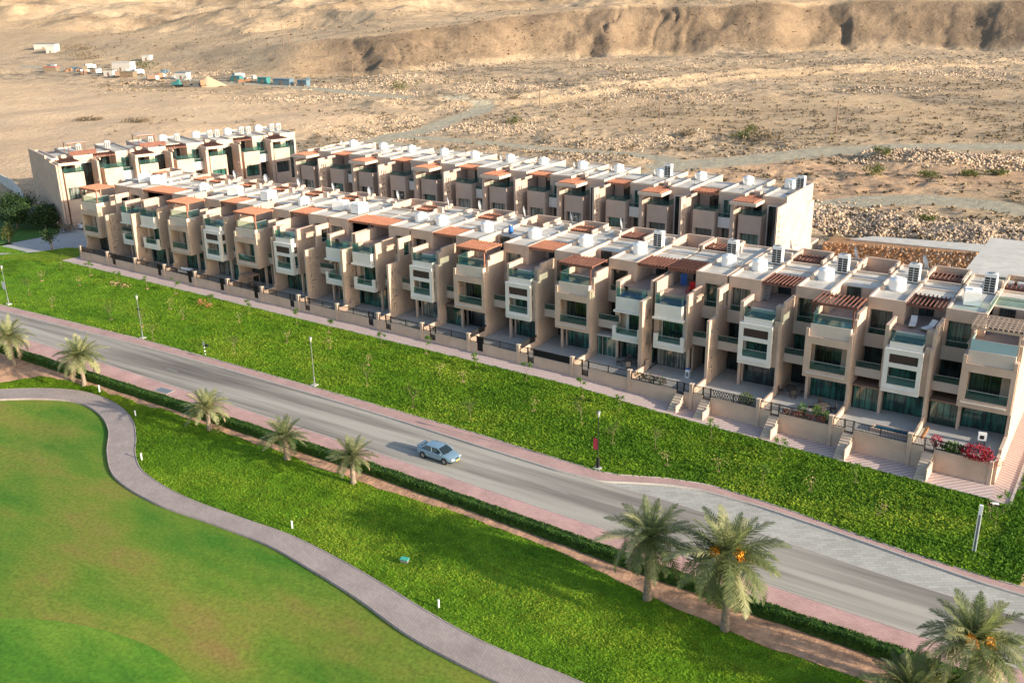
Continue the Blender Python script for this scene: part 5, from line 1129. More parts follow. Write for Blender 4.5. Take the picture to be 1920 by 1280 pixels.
# ---------------------------------------------------------------- behind the rows, right side
mat('scree', (0.50, 0.40, 0.31), 1.0, var=.2, vscale=.5, detail=8, bump=.6, bscale=2)
rw = empty('rubble_wall', (100, 60.5, -2.2), 0, 'long retaining wall of rough orange-brown rubble behind the right end of the front row', 'stone wall')
MB().poly([(2, 2.3, -1), (25.6, 3.6, -1), (25.6, 4.6, 2.9), (2, 3.4, 2.0), (2, 8, -1), (25.6, 8, -1), (25.6, 8, 2.9), (2, 8, 2.0)], [(0, 1, 2, 3), (5, 4, 7, 6), (4, 0, 3, 7), (1, 5, 6, 2), (3, 2, 6, 7)]).build('wall_core', 'rock_orange', rw)
def rocks(name, P, size, m, parent=None, seed=1, squash=.75):
    rg = np.random.default_rng(seed); P = np.asarray(P, float); n = len(P)
    base = np.array([(1, 0, 0), (-1, 0, 0), (0, 1, 0), (0, -1, 0), (0, 0, 1), (0, 0, -1), (.6, .6, .5), (-.6, -.5, .55)], float)[:6]
    F0 = np.array([(0, 2, 4), (2, 1, 4), (1, 3, 4), (3, 0, 4), (2, 0, 5), (1, 2, 5), (3, 1, 5), (0, 3, 5)])
    sz = (size*rg.uniform(.45, 1.0, n)**1.0)[:, None, None] if np.isscalar(size) else (size*rg.uniform(.5, 1.2, n))[:, None, None]
    V = base[None]*sz*rg.uniform(.6, 1.25, (n, 6, 1)); V[:, :, 2] *= squash; V += rg.normal(size=(n, 6, 3))*sz*.16
    a = rg.uniform(0, 6.28, n); c, s = np.cos(a)[:, None], np.sin(a)[:, None]; x = V[:, :, 0]*c-V[:, :, 1]*s; y = V[:, :, 0]*s+V[:, :, 1]*c; V[:, :, 0], V[:, :, 1] = x, y
    V += P[:, None, :]; F = (F0[None]+6*np.arange(n)[:, None, None]).reshape(-1, 3)
    return link(name, mesh_np(name, V.reshape(-1, 3), F, m), parent)
r2 = np.random.default_rng(5); n = 1500; u = r2.uniform(2, 25.6, n); t = r2.random(n); hgt = 2.0+.9*(u-2)/23.6
P = np.c_[u, 2.3+1.3*(u-2)/23.6 + t*1.1, -0.9+t*(hgt+.9)]
tag(rocks('stone', P[:700], .42, 'rock_orange', rw, 3, 1.0), kind='stuff'); tag(rocks('stone', P[700:1150], .36, 'rock_pale', rw, 4, 1.0), kind='stuff'); tag(rocks('stone', P[1150:], .4, 'soil', rw, 6, 1.0), kind='stuff')
sl_ = MB().poly([(105.2, 66.6, 0.25), (124.6, 66.2, .75), (124.0, 71.0, .75), (108.0, 70.0, .3), (105.2, 66.6, -1), (124.6, 66.2, -1), (124.0, 71.0, -1), (108.0, 70.0, -1)], [(0, 1, 2, 3), (4, 5, 1, 0), (5, 6, 2, 1), (6, 7, 3, 2), (7, 4, 0, 3)]).build('concrete_slab', 'concrete')
tag(sl_, kind='structure')
bd = empty('neighbour_building', (127.2, 22.0, -2.2), 0, 'low building with a broad bare concrete roof at the right edge behind the front row', 'building')
MB().b(0, 14, 1.2, 30, -1, 8.2).build('wall', 'stucco', bd); MB().b(-.15, 14, 1.0, 30.2, 8.2, 8.45).build('roof', 'concrete', bd); 
pr = empty('planter_box', (131.2, 18.8, 9.1), .05, 'white planter boxes and glass rail on the roof of the last front-row house', 'planter'); 
for i in range(4): MB().b(i*1.5, i*1.5+1.2, 0, .45, 0, .5).build('box', 'plastic_white', pr)
leaves('foliage', np.random.default_rng(3).normal(size=(160, 3))*[1.8, .15, .2]+[2.5, .2, .7], .16, 'leaf_hedge', pr, 3)
plane_rail(houses[18], None, [(3.7, 7.2, 12.0, 12.03, 9.08, 9.95), (3.66, 3.69, 8.0, 12.0, 9.42, 10.2)])
cb = empty('equipment_cabinet', (132.2, 16.2, 9.15), 0, 'yellow-fronted white cabinet on the roof of the last front-row house', 'cabinet'); MB().b(-.5, .5, -.4, .4, .1, 1.3).build('casing', 'ac_white', cb); MB().b(-.42, .42, -.412, -.402, .2, .8).build('front', 'plate_yellow', cb)
# chain-link fence posts
fe = empty('wire_fence', (0, 0, 0), 0, 'wire fence on thin leaning posts across the gravel behind the concrete slab', 'fence')
FP = [(97.5, 77.5), (100.7, 77.0), (104.4, 76.2), (105.3, 75.2), (109.0, 74.9), (112.6, 74.2), (116.2, 74.3), (118.5, 74.0), (119.6, 73.6), (123.4, 73.8), (127.0, 74.0), (131, 74.2)]
for i, (x, y) in enumerate(FP): MB().tube((0, 0, -.8), (.05, 0, 2.0), .04, n=6).build('post', 'metal_grey', fe, loc=(x, y, 0))
wr = MB()
for (a, b) in zip(FP[:-1], FP[1:]):
    for z in (.5, 1.2, 1.9): wr.tube((*a, z), (*b, z), .008, n=3, cap=False)
wr.build('wires', 'metal_grey', fe)

# ---------------------------------------------------------------- desert
CX_, CY_ = 144.36, -88.83
TRK = [[(-12, 112), (-39.4, 119.4), (-42.2, 132.0), (-40.1, 143), (-47.6, 166.1), (-53.0, 189.8), (-60, 203), (-71.0, 209), (-87.3, 213), (-118.8, 215), (-158.7, 223), (-189.5, 226), (-230, 228), (-320, 235), (-420, 250)],
       [(-42.2, 130.0), (-27.2, 132.6), (-3.2, 131.7), (18.6, 130.9), (32.5, 133.4), (43.3, 131.7), (50.2, 122.1), (50, 100), (45, 80)],
       [(48.7, 122.4), (61.1, 138.7), (73.7, 160.7), (88.5, 175.4), (113.3, 190), (170, 215)],
       [(80, 84), (90.6, 93.7), (99.2, 106.8), (107.5, 112.4), (117.5, 112.9), (128, 109), (150, 100)]]
TRW = [3.6, 2.8, 5.5, 4.5]
UPT = [(-90, 190), (-56.8, 225), (-41.1, 287), (-19.4, 351), (15.4, 397), (77.8, 474)]
THK = [-75, -60, -54, -49, -45.3, -41.2, -35.2, -29.3, -23.3, -17.7, -12.3, -6.8, 15]
DB = [1000, 830, 640, 540, 470, 505, 520, 582, 600, 618, 640, 640, 690]
HR = [10, 10, 9, 9.5, 12, 15.5, 20, 24.5, 26.5, 27, 27, 27, 27]
WD = [160, 150, 130, 105, 80, 70, 66, 68, 70, 72, 72, 72, 72]
TG = np.linspace(-90, 30, 481); KW = np.exp(-np.linspace(-2.2, 2.2, 33)**2); KW /= KW.sum()
DBS, HRS, WDS = [np.convolve(np.pad(np.interp(TG, THK, q), 16, 'edge'), KW, 'valid') for q in (DB, HR, WD)]
def desert(x, y):
    dx, dy = x-CX_, y-CY_; D = np.hypot(dx, dy); th = np.degrees(np.arctan2(dx, dy)); s = np.radians(th)*600
    db, hr, wd = np.interp(th, TG, DBS), np.interp(th, TG, HRS), np.interp(th, TG, WDS)
    sw = s + 14*fbm(x, y, 48, 3, 20) + 5*fbm(x, y, 14, 2, 22)
    gl = 1-np.abs(fbm(sw, D*.15, 46, 2, 21))*2.2; gl = np.clip((gl-.35)/.65, 0, 1)
    gs = 1-np.abs(fbm(sw, D*.35, 17, 2, 25))*6.5; gs = np.clip(gs, 0, 1)**.8 * smooth01((fbm(s, D*0, 70, 2, 28)+.15)/.4)
    right = smooth01((th+48)/6)
    big = fbm(s, D*0+3, 85, 2, 31)
    bowl = smooth01((fbm(s, D*0+5, 75, 2, 35)-.05)/.5)*30
    dbe = db + (30*big + bowl + 9*fbm(s, D*0, 26, 2, 33))*right
    t = (D-dbe)/wd
    face = np.clip(t, 0, 1); prof = smooth01(face)
    z = -1.6 + (hr+.6)*prof*(1+.10*fbm(x, y, 60, 3, 41))
    z = z - right*(4.2*gl + 2.2*gs)*np.sin(np.pi*np.clip(face*1.02, 0, 1))**.8 + right*(1.8*fbm(x, y, 14, 4, 27)+.8*np.abs(fbm(x, y, 5, 3, 29)))*np.sin(np.pi*face)
    # uplands behind the first scarp
    up = np.clip((D-dbe-wd)/500, 0, 3)
    z = z + 9*up**1.1 + np.clip(up*3, 0, 1)*(17*fbm(x, y, 150, 4, 51) - 15*np.abs(fbm(x, y, 70, 5, 53))+5)
    z = z + 30*smooth01((D-1050)/450) + 42*smooth01((D-1600)/700) + np.clip((D-1000)/500, 0, 1)*(34*fbm(x, y, 260, 4, 61)-34*np.abs(fbm(x, y, 120, 5, 63))+12)
    # plain relief: small wadi banks and hummocks
    tr = np.full(np.shape(x), 1e9)
    for T_, w_ in zip(TRK, TRW): tr = np.minimum(tr, segdist(x, y, T_) - w_)
    flat = smooth01((tr-.3)/5)
    near = 1-prof
    rough = smooth01((fbm(x, y, 70, 3, 71)+.35)/.5)
    dune = smooth01((-52-x)/25)*smooth01((200-y)/60)          # smooth sand on the left
    rough = rough*(1-.9*dune)
    z = z + near*flat*(.9*fbm(x, y, 34, 3, 73) + rough*(.75*np.abs(fbm(x, y, 9, 3, 75)) + .45*fbm(x, y, 3.2, 3, 77))) + near*dune*(2.2*fbm(x, y, 48, 2, 79)+1.2)
    du_ = segdist(x, y, UPT); z = z + near*(1.9+1.2*fbm(x, y, 12, 3, 85))*np.exp(-((du_-8)/3.4)**2)*smooth01((D-330)/40)*(D < 700)
    z = z + near*flat*rough*1.5*np.clip(fbm(x*.55+y*.83, (y*.55-x*.83)*.35, 20, 3, 87), -.3, 1)
    # spoil banks on the right, above the lane
    sp = np.exp(-((y-(86-.05*(x-110)))/6.0)**2)*smooth01((x-78)/10); z = z + near*sp*(1.5+.9*fbm(x, y, 6, 3, 81))
    sp2 = np.exp(-((y-158-.1*(x-90))/6)**2)*smooth01((x-82)/8); z = z + near*sp2*(1.2+.8*fbm(x, y, 7, 3, 83))
    # excavated camp
    # keep the built-up area clear
    inb = smooth01((x+50)/8)*smooth01((150-x)/6)*smooth01((70-y+.0*x)/5)
    z = z*(1-inb) + (-3.2)*inb
    return z, tr, rough, dune, prof, D, th, right
def dbe_far(th): return np.interp(th, TG, DBS) + np.interp(th, TG, WDS) + 10
th_, rr_ = np.meshgrid(np.linspace(-66, 10, 820), np.exp(np.linspace(math.log(92), math.log(3600), 760)))
X = CX_ + rr_*np.sin(np.radians(th_)); Y = CY_ + rr_*np.cos(np.radians(th_))
Z, tr, rough, dune, prof, D, TH, rt = desert(X, Y)
Z = np.where((Y < 12) & (X > -75), -4.5, Z)
ob = grid_mesh('desert_terrain', X, Y, Z, 'sand'); tag(ob, kind='structure')
me = ob.data
isl = smooth01((fbm(X, Y, 95, 3, 91)+.12)/.3)
scr = np.clip(smooth01((fbm(X, Y, 26, 4, 93)+.1)/.5)*(.35+.75*isl), 0, 1)*(1-.85*dune)*(D < 760)*(1-.6*prof)
camp = smooth01(1-np.hypot((X+290)/90, (Y-238)/22))
oran = smooth01(1-segdist(X, Y, [(62, 112), (78, 135), (100, 136), (92, 112), (100, 136), (135, 144)])/24)
trk = smooth01((.8-tr)/1.2)
grav = np.clip(rough*(1-prof)*.8, 0, 1)
col = np.ones(X.shape+(4,), dtype=np.float32); col[..., 0] = trk; col[..., 1] = scr; col[..., 2] = grav
at = me.color_attributes.new('ground', 'FLOAT_COLOR', 'POINT'); at.data.foreach_set('color', col.reshape(-1, 4).ravel())
col2 = np.ones(X.shape+(4,), dtype=np.float32); col2[..., 0] = oran; col2[..., 1] = smooth01(prof*5)*rt*(1-.95*smooth01((prof-.93)/.07))*(D < 900); col2[..., 2] = dune
at = me.color_attributes.new('zone', 'FLOAT_COLOR', 'POINT'); at.data.foreach_set('color', col2.reshape(-1, 4).ravel())
col3 = np.ones(X.shape+(4,), dtype=np.float32); col3[..., 0] = smooth01((D-dbe_far(TH)-25)/160)
at = me.color_attributes.new('far', 'FLOAT_COLOR', 'POINT'); at.data.foreach_set('color', col3.reshape(-1, 4).ravel())
m = bpy.data.materials.new('desert_ground'); m.use_nodes = True; n, l = nodes(m); b = n['Principled BSDF']; b.inputs['Roughness'].default_value = 1; b.inputs['Specular IOR Level'].default_value = .05
g = n.new('ShaderNodeNewGeometry')
def tex(sc, det=8, ro=.65):
    t = n.new('ShaderNodeTexNoise'); t.inputs['Scale'].default_value = sc; t.inputs['Detail'].default_value = det; t.inputs['Roughness'].default_value = ro; l.new(g.outputs['Position'], t.inputs[0]); return t.outputs['Fac']
def ramp(i, a, b_, ca, cb):
    r = n.new('ShaderNodeValToRGB'); r.color_ramp.elements[0].position = a; r.color_ramp.elements[1].position = b_; r.color_ramp.elements[0].color = (*ca, 1); r.color_ramp.elements[1].color = (*cb, 1); l.new(i, r.inputs[0]); return r.outputs[0]
def mixc(f, a, b_):
    x = n.new('ShaderNodeMix'); x.data_type = 'RGBA'
    if hasattr(f, 'links') or not isinstance(f, float): l.new(f, x.inputs[0])
    else: x.inputs[0].default_value = f
    l.new(a, x.inputs[6]); l.new(b_, x.inputs[7]); return x.outputs[2]
def rgb(c): r = n.new('ShaderNodeRGB'); r.outputs[0].default_value = (*c, 1); return r.outputs[0]
def mul(a, b_):
    x = n.new('ShaderNodeMath'); x.operation = 'MULTIPLY'; l.new(a, x.inputs[0])
    if isinstance(b_, float): x.inputs[1].default_value = b_
    else: l.new(b_, x.inputs[1])
    return x.outputs[0]
a1 = n.new('ShaderNodeVertexColor'); a1.layer_name = 'ground'; s1 = n.new('ShaderNodeSeparateColor'); l.new(a1.outputs[0], s1.inputs[0])
a2 = n.new('ShaderNodeVertexColor'); a2.layer_name = 'zone'; s2 = n.new('ShaderNodeSeparateColor'); l.new(a2.outputs[0], s2.inputs[0])
base = ramp(tex(.02), .35, .65, (.46, .33, .205), (.60, .445, .285))
pale = ramp(tex(.6), .35, .62, (.30, .22, .145), (.64, .495, .34)); base = mixc(s1.outputs[2], base, pale)
mp_ = n.new('ShaderNodeMapping'); mp_.inputs['Rotation'].default_value = (0, 0, R(-33)); mp_.inputs['Scale'].default_value = (.10, .42, .2); l.new(g.outputs['Position'], mp_.inputs[0])
tn_ = n.new('ShaderNodeTexNoise'); tn_.inputs['Scale'].default_value = .55; tn_.inputs['Detail'].default_value = 10; tn_.inputs['Roughness'].default_value = .72; l.new(mp_.outputs[0], tn_.inputs[0])
base = mixc(mul(s1.outputs[1], .95), base, ramp(tn_.outputs['Fac'], .43, .57, (.17, .135, .095), (.56, .44, .31)))
fine = ramp(tex(.35, 10, .75), .40, .60, (.21, .165, .12), (.50, .39, .28)); base = mixc(mul(s1.outputs[1], .35), base, fine)
rock = ramp(tex(.05, 10, .7), .36, .62, (.15, .11, .078), (.27, .20, .135)); base = mixc(mul(s2.outputs[1], .92), base, rock)
base = mixc(mul(s2.outputs[0], .75), base, ramp(tex(.3), .35, .65, (.50, .30, .18), (.62, .42, .27)))
a3 = n.new('ShaderNodeVertexColor'); a3.layer_name = 'far'; s3 = n.new('ShaderNodeSeparateColor'); l.new(a3.outputs[0], s3.inputs[0])
base = mixc(mul(s3.outputs[0], .85), base, ramp(tex(.011, 12, .68), .40, .60, (.26, .19, .125), (.56, .42, .275)))
sand = ramp(tex(.05, 6, .5), .3, .7, (.60, .43, .28), (.68, .51, .345)); base = mixc(mul(s2.outputs[2], .9), base, sand)
base = mixc(s1.outputs[0], base, ramp(tex(.4, 6), .3, .7, (.37, .335, .255), (.47, .43, .33)))
l.new(base, b.inputs['Base Color'])
bpf = n.new('ShaderNodeBump'); bpf.inputs['Strength'].default_value = .6; bpf.inputs['Distance'].default_value = 9; l.new(tex(.028, 12, .7), bpf.inputs['Height'])
bp0 = n.new('ShaderNodeBump'); l.new(bpf.outputs[0], bp0.inputs['Normal']); bp0.inputs['Strength'].default_value = .6; bp0.inputs['Distance'].default_value = 2.2; l.new(tex(.13, 10, .72), bp0.inputs['Height'])
bp = n.new('ShaderNodeBump'); bp.inputs['Strength'].default_value = .7; bp.inputs['Distance'].default_value = .5; l.new(tex(.9, 10, .7), bp.inputs['Height']); l.new(bp0.outputs[0], bp.inputs['Normal']); l.new(bp.outputs[0], b.inputs['Normal'])
me.materials.clear(); me.materials.append(m)

def desert_z(x, y): return desert(x, y)[0]
# loose stones and scrub, denser near the camera
r2 = np.random.default_rng(12)
def field(nmax, rmin, rmax, seed):
    r3 = np.random.default_rng(seed); th = np.radians(r3.uniform(-56, 2, nmax)); rr = np.exp(r3.uniform(math.log(rmin), math.log(rmax), nmax)); return CX_+rr*np.sin(th), CY_+rr*np.cos(th), rr
x, y, rr = field(90000, 150, 560, 31); z, tr_, rg_, du, pf, D_, th1, rt1 = desert(x, y)
den = (segdist(x, y, [(62, 112), (78, 135), (100, 136), (92, 112)]) > 14)*(segdist(x, y, [(96, 130), (130, 142)]) > 13)*rg_*(1-du)*(tr_ > .6)*(pf < .25)*smooth01((fbm(x, y, 22, 4, 95)+.02)/.25)
okk = (r2.random(len(x)) < den) & ~((y < 71) & (x > -52) & (x < 150)); x, y, z, rr = x[okk], y[okk], z[okk], rr[okk]
tag(rocks('loose_stones', np.c_[x, y, z+.05], np.clip(rr/480, .3, .95)*.62, 'rock_pale', None, 2), kind='stuff')
n = 8200; x = r2.uniform(80, 134, n); y = 86-.05*(x-110)+r2.normal(0, 4.8, n); k_ = y > 77; x, y = x[k_], y[k_]; z = desert_z(x, y)
tag(rocks('spoil_rocks', np.c_[x, y, z+.12], .5, 'rock_pale', None, 7), kind='stuff')
n = 2600; x = r2.uniform(82, 150, n); y = 158+.1*(x-90)+r2.normal(0, 4.5, n); z = desert_z(x, y); tag(rocks('spoil_rocks', np.c_[x, y, z+.12], .55, 'rock_pale', None, 8), kind='stuff')
x, y, rr = field(26000, 150, 640, 33); z, tr_, rg_, du, pf, D_, th1, rt1 = desert(x, y)
den = np.clip(.25+.9*smooth01((fbm(x, y, 26, 4, 93)+.1)/.5), 0, 1)*(1-.93*du)*(tr_ > .5)*(pf < .6); okk = (r2.random(len(x)) < den*.62) & ~((y < 71) & (x > -52) & (x < 150)); x, y, z, rr = x[okk], y[okk], z[okk], rr[okk]
P = []
for q in range(5): P.append(np.c_[x+r2.normal(0, .35, len(x))*rr/260, y+r2.normal(0, .35, len(x))*rr/260, z+.1+r2.random(len(x))*.4])
tag(leaves('desert_scrub', np.concatenate(P), .85, 'scrub', seed=3, flat=.7), kind='stuff')

x, y, rr = field(9000, 440, 1900, 37); z = desert_z(x, y); k_ = r2.random(len(x)) < .25+.6*(fbm(x, y, 90, 3, 97) > 0); x, y, z, rr = x[k_], y[k_], z[k_], rr[k_]
tag(leaves('hill_scrub', np.c_[x, y, z+.3], 2.0, 'scrub', seed=9, flat=.5), kind='stuff')

def bush(x, y, w_, h, m, lab, seed, cat='bush', group='bushes on the desert plain', n=420):
    z = float(desert_z(np.array([x]), np.array([y]))[0]); p = empty('desert_bush', (x, y, z), 0, lab, cat, group); r3 = np.random.default_rng(seed)
    c = r3.normal(size=(7, 3))*[w_*.28, w_*.28, h*.12]+[0, 0, h*.45]; P = np.concatenate([q+r3.normal(size=(n//7, 3))*[w_*.16, w_*.16, h*.2] for q in c]); leaves('foliage', P, .3+w_*.04, m, p, seed, 1.0)
    MB().tube((0, 0, -.2), (0, 0, h*.5), .08).build('stem', 'bark_thin', p)
for i, (x, y, w_, h, m, lab) in enumerate([(93.2, 131, 4.2, 2.2, 'leaf_olive', 'broad yellow-green bush below the stone heap at the right'), (103.2, 134.5, 3.6, 1.5, 'leaf_olive', 'low green bush right of the broad yellow-green one'), (109.5, 142, 3.4, 1.3, 'leaf_olive', 'flat green bush farther right below the stone heap'), (114.5, 146, 3.2, 1.3, 'leaf_olive', 'rightmost low green bush below the stone heap'), (45.2, 183, 3.2, 2.2, 'leaf_olive', 'small bright bush above the dark scrub patch'), (53.1, 170, 8.0, 2.2, 'scrub', 'wide grey-brown thicket near the middle right of the plain'), (47, 172, 5, 2, 'leaf_olive', 'olive bush left of the grey-brown thicket'), (-125.9, 237, 8.5, 4.5, 'leaf_olive', 'large round green acacia beside the gravel road'), (-26.5, 170, 4, 2, 'leaf_olive', 'olive bush below the middle of the plain'), (-57, 218, 4, 2.8, 'scrub', 'dark thorn bush right of the road bend'), (88.3, 156, 3.2, 2.2, 'leaf_olive', 'pale green bush above the stone heap'), (-147.9, 105, 7.5, 1.4, 'scrub', 'dark flat bush on the bare sand left of the side block'), (-120.6, 103, 6, 1.3, 'scrub', 'smaller flat dark bush on the sand above the side block'), (-430, 300, 16, 5, 'scrub', 'grey-green tree clump at the desert camp'), (-330, 262, 10, 5, 'leaf_olive', 'green tree beside the white shed in the camp'), (33, 168, 5, 2, 'scrub', 'dark scrub clump left of the grey thicket'), (72, 120, 2.0, .7, 'scrub', 'tiny dark tuft on the orange ground'), (66, 112, 1.8, .6, 'scrub', 'tiny tuft nearest the rear row on the orange ground'), (80, 126, 2.0, .7, 'scrub', 'tiny tuft farther back on the orange ground'), (-480, 330, 18, 5, 'scrub', 'far grey-green tree clump at the left'), (112, 88, 2.2, 1.2, 'leaf_olive', 'small green tuft on the rubble behind the fence'), (86, 86, 2.4, 1.4, 'leaf_olive', 'yellowish bush right beside the end of the rear row')]):
    bush(x, y, w_, h, m, lab, 200+i)
def pole(x, y, h, lab, twin=False):
    z = float(desert_z(np.array([x]), np.array([y]))[0]); p = empty('utility_pole', (x, y, z), .6, lab, 'utility pole', 'power poles crossing the plain')
    MB().tube((0, 0, -.5), (0, 0, h), .2, .14, 7).build('pole', 'shed_brown', p)
    if twin: MB().tube((3.2, 0, -.5), (3.2, 0, h), .2, .14, 7).build('pole', 'shed_brown', p)
    MB().b(-1.1, 4.2 if twin else 1.1, -.08, .08, h-.6, h-.4).build('crossarm', 'shed_brown', p)
for x, y, h, lab, tw_ in [(11.3, 195.8, 8.2, 'dark power pole in the middle right of the plain', False), (66.4, 193.3, 8.5, 'rightmost power pole, above the grey thicket', False), (-42.0, 211, 7.8, 'power pole right of the road bend', False), (-96.1, 221, 8.5, 'power pole left of the road bend', False), (-170.7, 257, 8.6, 'power pole right of the round acacia road', False), (-261, 303, 11, 'pair of poles at the left foot of the scarp', True), (-433, 385, 12, 'far twin pole on the sandy slope', True), (-472, 470, 14, 'farthest twin pole on the sandy rise', True)]: pole(x, y, h, lab, tw_)

# desert camp
def shed(x, y, w_, d, h, rz, m, lab, roof='shed_white', cat='shed'):
    z = float(desert_z(np.array([x]), np.array([y]))[0])-.2; p = empty('shed', (x, y, z), rz, lab, cat, 'sheds of the desert camp'); MB().b(0, w_, 0, d, 0, h).build('wall', m, p); MB().b(-.2, w_+.2, -.2, d+.2, h, h+.25).build('roof', roof, p); MB().b(w_*.4, w_*.4+1.1, -.04, -.002, 0, 2).build('door', 'shed_brown', p)
for i, a in enumerate([(-545, 335, 16, 6, 4, .5, 'shed_white', 'long dark-roofed shed at the far left', 'shed_blue'), (-515, 325, 6, 8, 5, .5, 'shed_white', 'white cubic hut at the end of the long far-left shed', 'shed_white'), (-378, 300, 5, 4, 3.4, .4, 'shed_white', 'small white hut beside the scrub at the camp', 'shed_white'), (-333, 247, 11, 5, 4.6, .35, 'shed_white', 'white shed with a dark conical heap behind it', 'shed_white'), (-305, 222, 5, 4, 3, .4, 'shed_white', 'yellowish hut at the front of the camp', 'bark_thin'), (-292, 222, 7, 4, 2.6, .4, 'bark_thin', 'long pale timber stack-like hut at the front of the camp', 'bark_thin'), (-258, 228, 6, 4, 3.4, .3, 'shed_white', 'grey-roofed hut in the middle of the camp', 'shed_blue'), (-193, 229, 9, 3, 2.6, .15, 'shed_blue', 'blue-grey container at the right end of the camp', 'shed_blue'), (-205, 231, 5, 3, 2.6, .15, 'machine_teal', 'turquoise container near the right end of the camp', 'machine_teal'), (-180, 231, 5, 2.6, 2.4, .1, 'shed_blue', 'small blue container, rightmost of the camp', 'shed_blue'), (-225, 233, 5, 3, 2.4, .2, 'machine_teal', 'teal container left of the turquoise one', 'shed_blue'), (-372, 232, 7, 4, 3, .5, 'bark_thin', 'red-roofed hut at the left of the camp', 'roof_red')]): shed(*a[:8], roof=a[8])
r3 = np.random.default_rng(8)
mats_ = ['shed_white', 'shed_blue', 'shed_brown', 'metal_grey', 'machine_orange', 'bark_thin', 'car_white']
adj = ['dented', 'dusty', 'low', 'long', 'squat', 'narrow', 'old']; wh = ['west', 'front', 'middle', 'rear', 'east']
CX2 = r3.uniform(-385, -190, 34); CORD = ['first', 'second', 'third', 'fourth', 'fifth', 'sixth', 'seventh', 'eighth', 'ninth', 'tenth', 'eleventh', 'twelfth', 'thirteenth', 'fourteenth', 'fifteenth', 'sixteenth', 'seventeenth', 'eighteenth', 'nineteenth', 'twentieth', 'twenty-first', 'twenty-second', 'twenty-third', 'twenty-fourth', 'twenty-fifth', 'twenty-sixth', 'twenty-seventh', 'twenty-eighth', 'twenty-ninth', 'thirtieth', 'thirty-first', 'thirty-second', 'thirty-third', 'thirty-fourth']
for i in range(34):
    x = float(CX2[i]); y = 236 + (x+290)*-.02 + r3.normal(0, 9); z = float(desert_z(np.array([x]), np.array([y]))[0]); mm = mats_[i % 7]
    p = empty('scrap_heap' if i % 3 else 'parked_truck', (x, y, z), r3.uniform(0, 3), None, 'scrap pile' if i % 3 else 'truck', 'scrap and trucks of the desert camp'); p['label'] = '%s %s, %s from the left in the desert camp' % ({'shed_white': 'white', 'shed_blue': 'blue-grey', 'shed_brown': 'brown', 'metal_grey': 'grey', 'machine_orange': 'rusty orange', 'bark_thin': 'tan', 'car_white': 'pale'}[mm], 'scrap pile' if i % 3 else 'truck', CORD[list(np.argsort(np.argsort(CX2)))[i]])
    if i % 3:
        q = MB()
        for j in range(6): a, b = r3.uniform(-2, 2, 2); q.b(a, a+r3.uniform(.6, 2), b, b+r3.uniform(.5, 1.6), -.2, r3.uniform(.5, 1.7))
        q.build('heap', mm, p)
    else: MB().b(-2.6, 1.2, -1.1, 1.1, .9, 2.9).build('cargo_box', mm, p); MB().b(1.3, 2.9, -1.1, 1.1, .6, 2.4).build('cab', 'car_white', p); MB().b(-2.6, 2.9, -.9, .9, .35, .9).build('chassis', 'car_dark', p)
p = empty('excavator', (-228.5, 205.5, float(desert_z(np.array([-228.5]), np.array([205.5]))[0])), .4, 'teal excavator with its arm lowered at the edge of the camp', 'excavator')
MB().b(-2, 2, -1.5, -.8, 0, .9).b(-2, 2, .8, 1.5, 0, .9).build('track', 'metal_black', p); MB().b(-2.2, 1.4, -1.3, 1.3, 1.0, 2.2).b(.2, 1.5, -1.2, -.1, 2.2, 3.3).build('body', 'machine_teal', p); MB().tube((1.2, .5, 1.8), (4.2, .5, 4.6), .25).tube((4.2, .5, 4.6), (6.6, .5, 1.4), .22).build('arm', 'metal_grey', p); MB().b(6.2, 7.2, 0, 1, .3, 1.4).build('bucket', 'metal_black', p)
p = empty('wheel_loader', (-215, 208, float(desert_z(np.array([-215.]), np.array([208.]))[0])), 2.6, 'orange wheel loader beside the sand heap', 'loader')
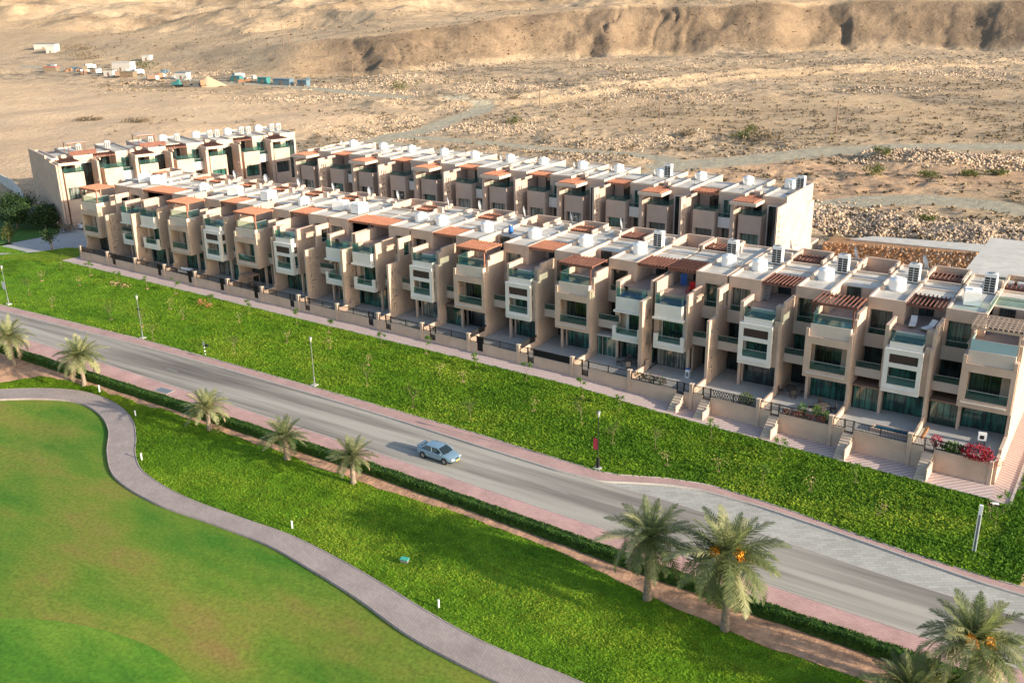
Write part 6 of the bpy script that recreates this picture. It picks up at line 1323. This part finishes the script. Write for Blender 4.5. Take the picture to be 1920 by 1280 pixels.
MB().b(-2, 2, -1, 1, .9, 2.0).b(-.6, .8, -.8, .8, 2.0, 3.1).build('body', 'machine_orange', p); MB().b(2.6, 3.5, -1.3, 1.3, .2, 1.2).tube((1.5, 0, 1.4), (3, 0, .8), .2).build('bucket', 'machine_orange', p)
for a in (-1.3, 1.3):
    for b in (-1.1, 1.1): MB().tube((a, b-.2, .7), (a, b+.2, .7), .7, n=12).build('wheel', 'rubber', p)
gx, gy = np.meshgrid(np.linspace(-1, 1, 30), np.linspace(-1, 1, 30))
sh = grid_mesh('sand_heap', gx*9-217, gy*7+213, -1.5+4.2*np.clip(1-np.hypot(gx, gy), 0, 1)+.2*fbm(gx*9, gy*7, 3, 3, 2), 'sand'); tag(sh, 'pale sand heap behind the orange loader', 'sand heap')

# haze in the valley air
hz_ = MB().b(-2500, 400, -300, 3600, -8, 190); me = bpy.data.meshes.new('haze'); me.from_pydata(hz_.v, [], hz_.f)
m = bpy.data.materials.new('haze'); m.use_nodes = True; n, l = nodes(m); n.remove(n['Principled BSDF']); v = n.new('ShaderNodeVolumePrincipled'); v.inputs['Color'].default_value = (.95, .93, .90, 1); v.inputs['Density'].default_value = HAZE; v.inputs['Anisotropy'].default_value = .3
l.new(v.outputs[0], n['Material Output'].inputs['Volume']); me.materials.append(m); me.update()
if HAZE > 0: tag(link('haze', me), kind='stuff')

# pale curved boundary wall left of the side block
bw = empty('boundary_wall', (0, 0, 0), 0, 'pale curved boundary wall running down to the dark trees at the left edge', 'wall')
BP = [(-74, 31), (-64, 28.4), (-56, 25.2), (-48, 21.4), (-41, 17.2), (-37, 14.6)]; V = []; F = []
for i, (x, y) in enumerate(BP):
    zt = 1.0 - i*.35; V += [(x, y, -3), (x, y, zt), (x+.15, y+.35, zt), (x+.15, y+.35, -3)]
for i in range(len(BP)-1): a = 4*i; F += [(a, a+4, a+5, a+1), (a+1, a+5, a+6, a+2), (a+2, a+6, a+7, a+3)]
link('wall', mesh_np('wall', V, F, 'concrete'), bw)
V = [(-75, 22, -2.15), (-41, 13, -2.15), (-38, 15, -2.14), (-49, 21.3, -2.14), (-57, 25, -2.14), (-75, 31, -2.14)]
quad_sheet('yard', V, 'drive_pavers')
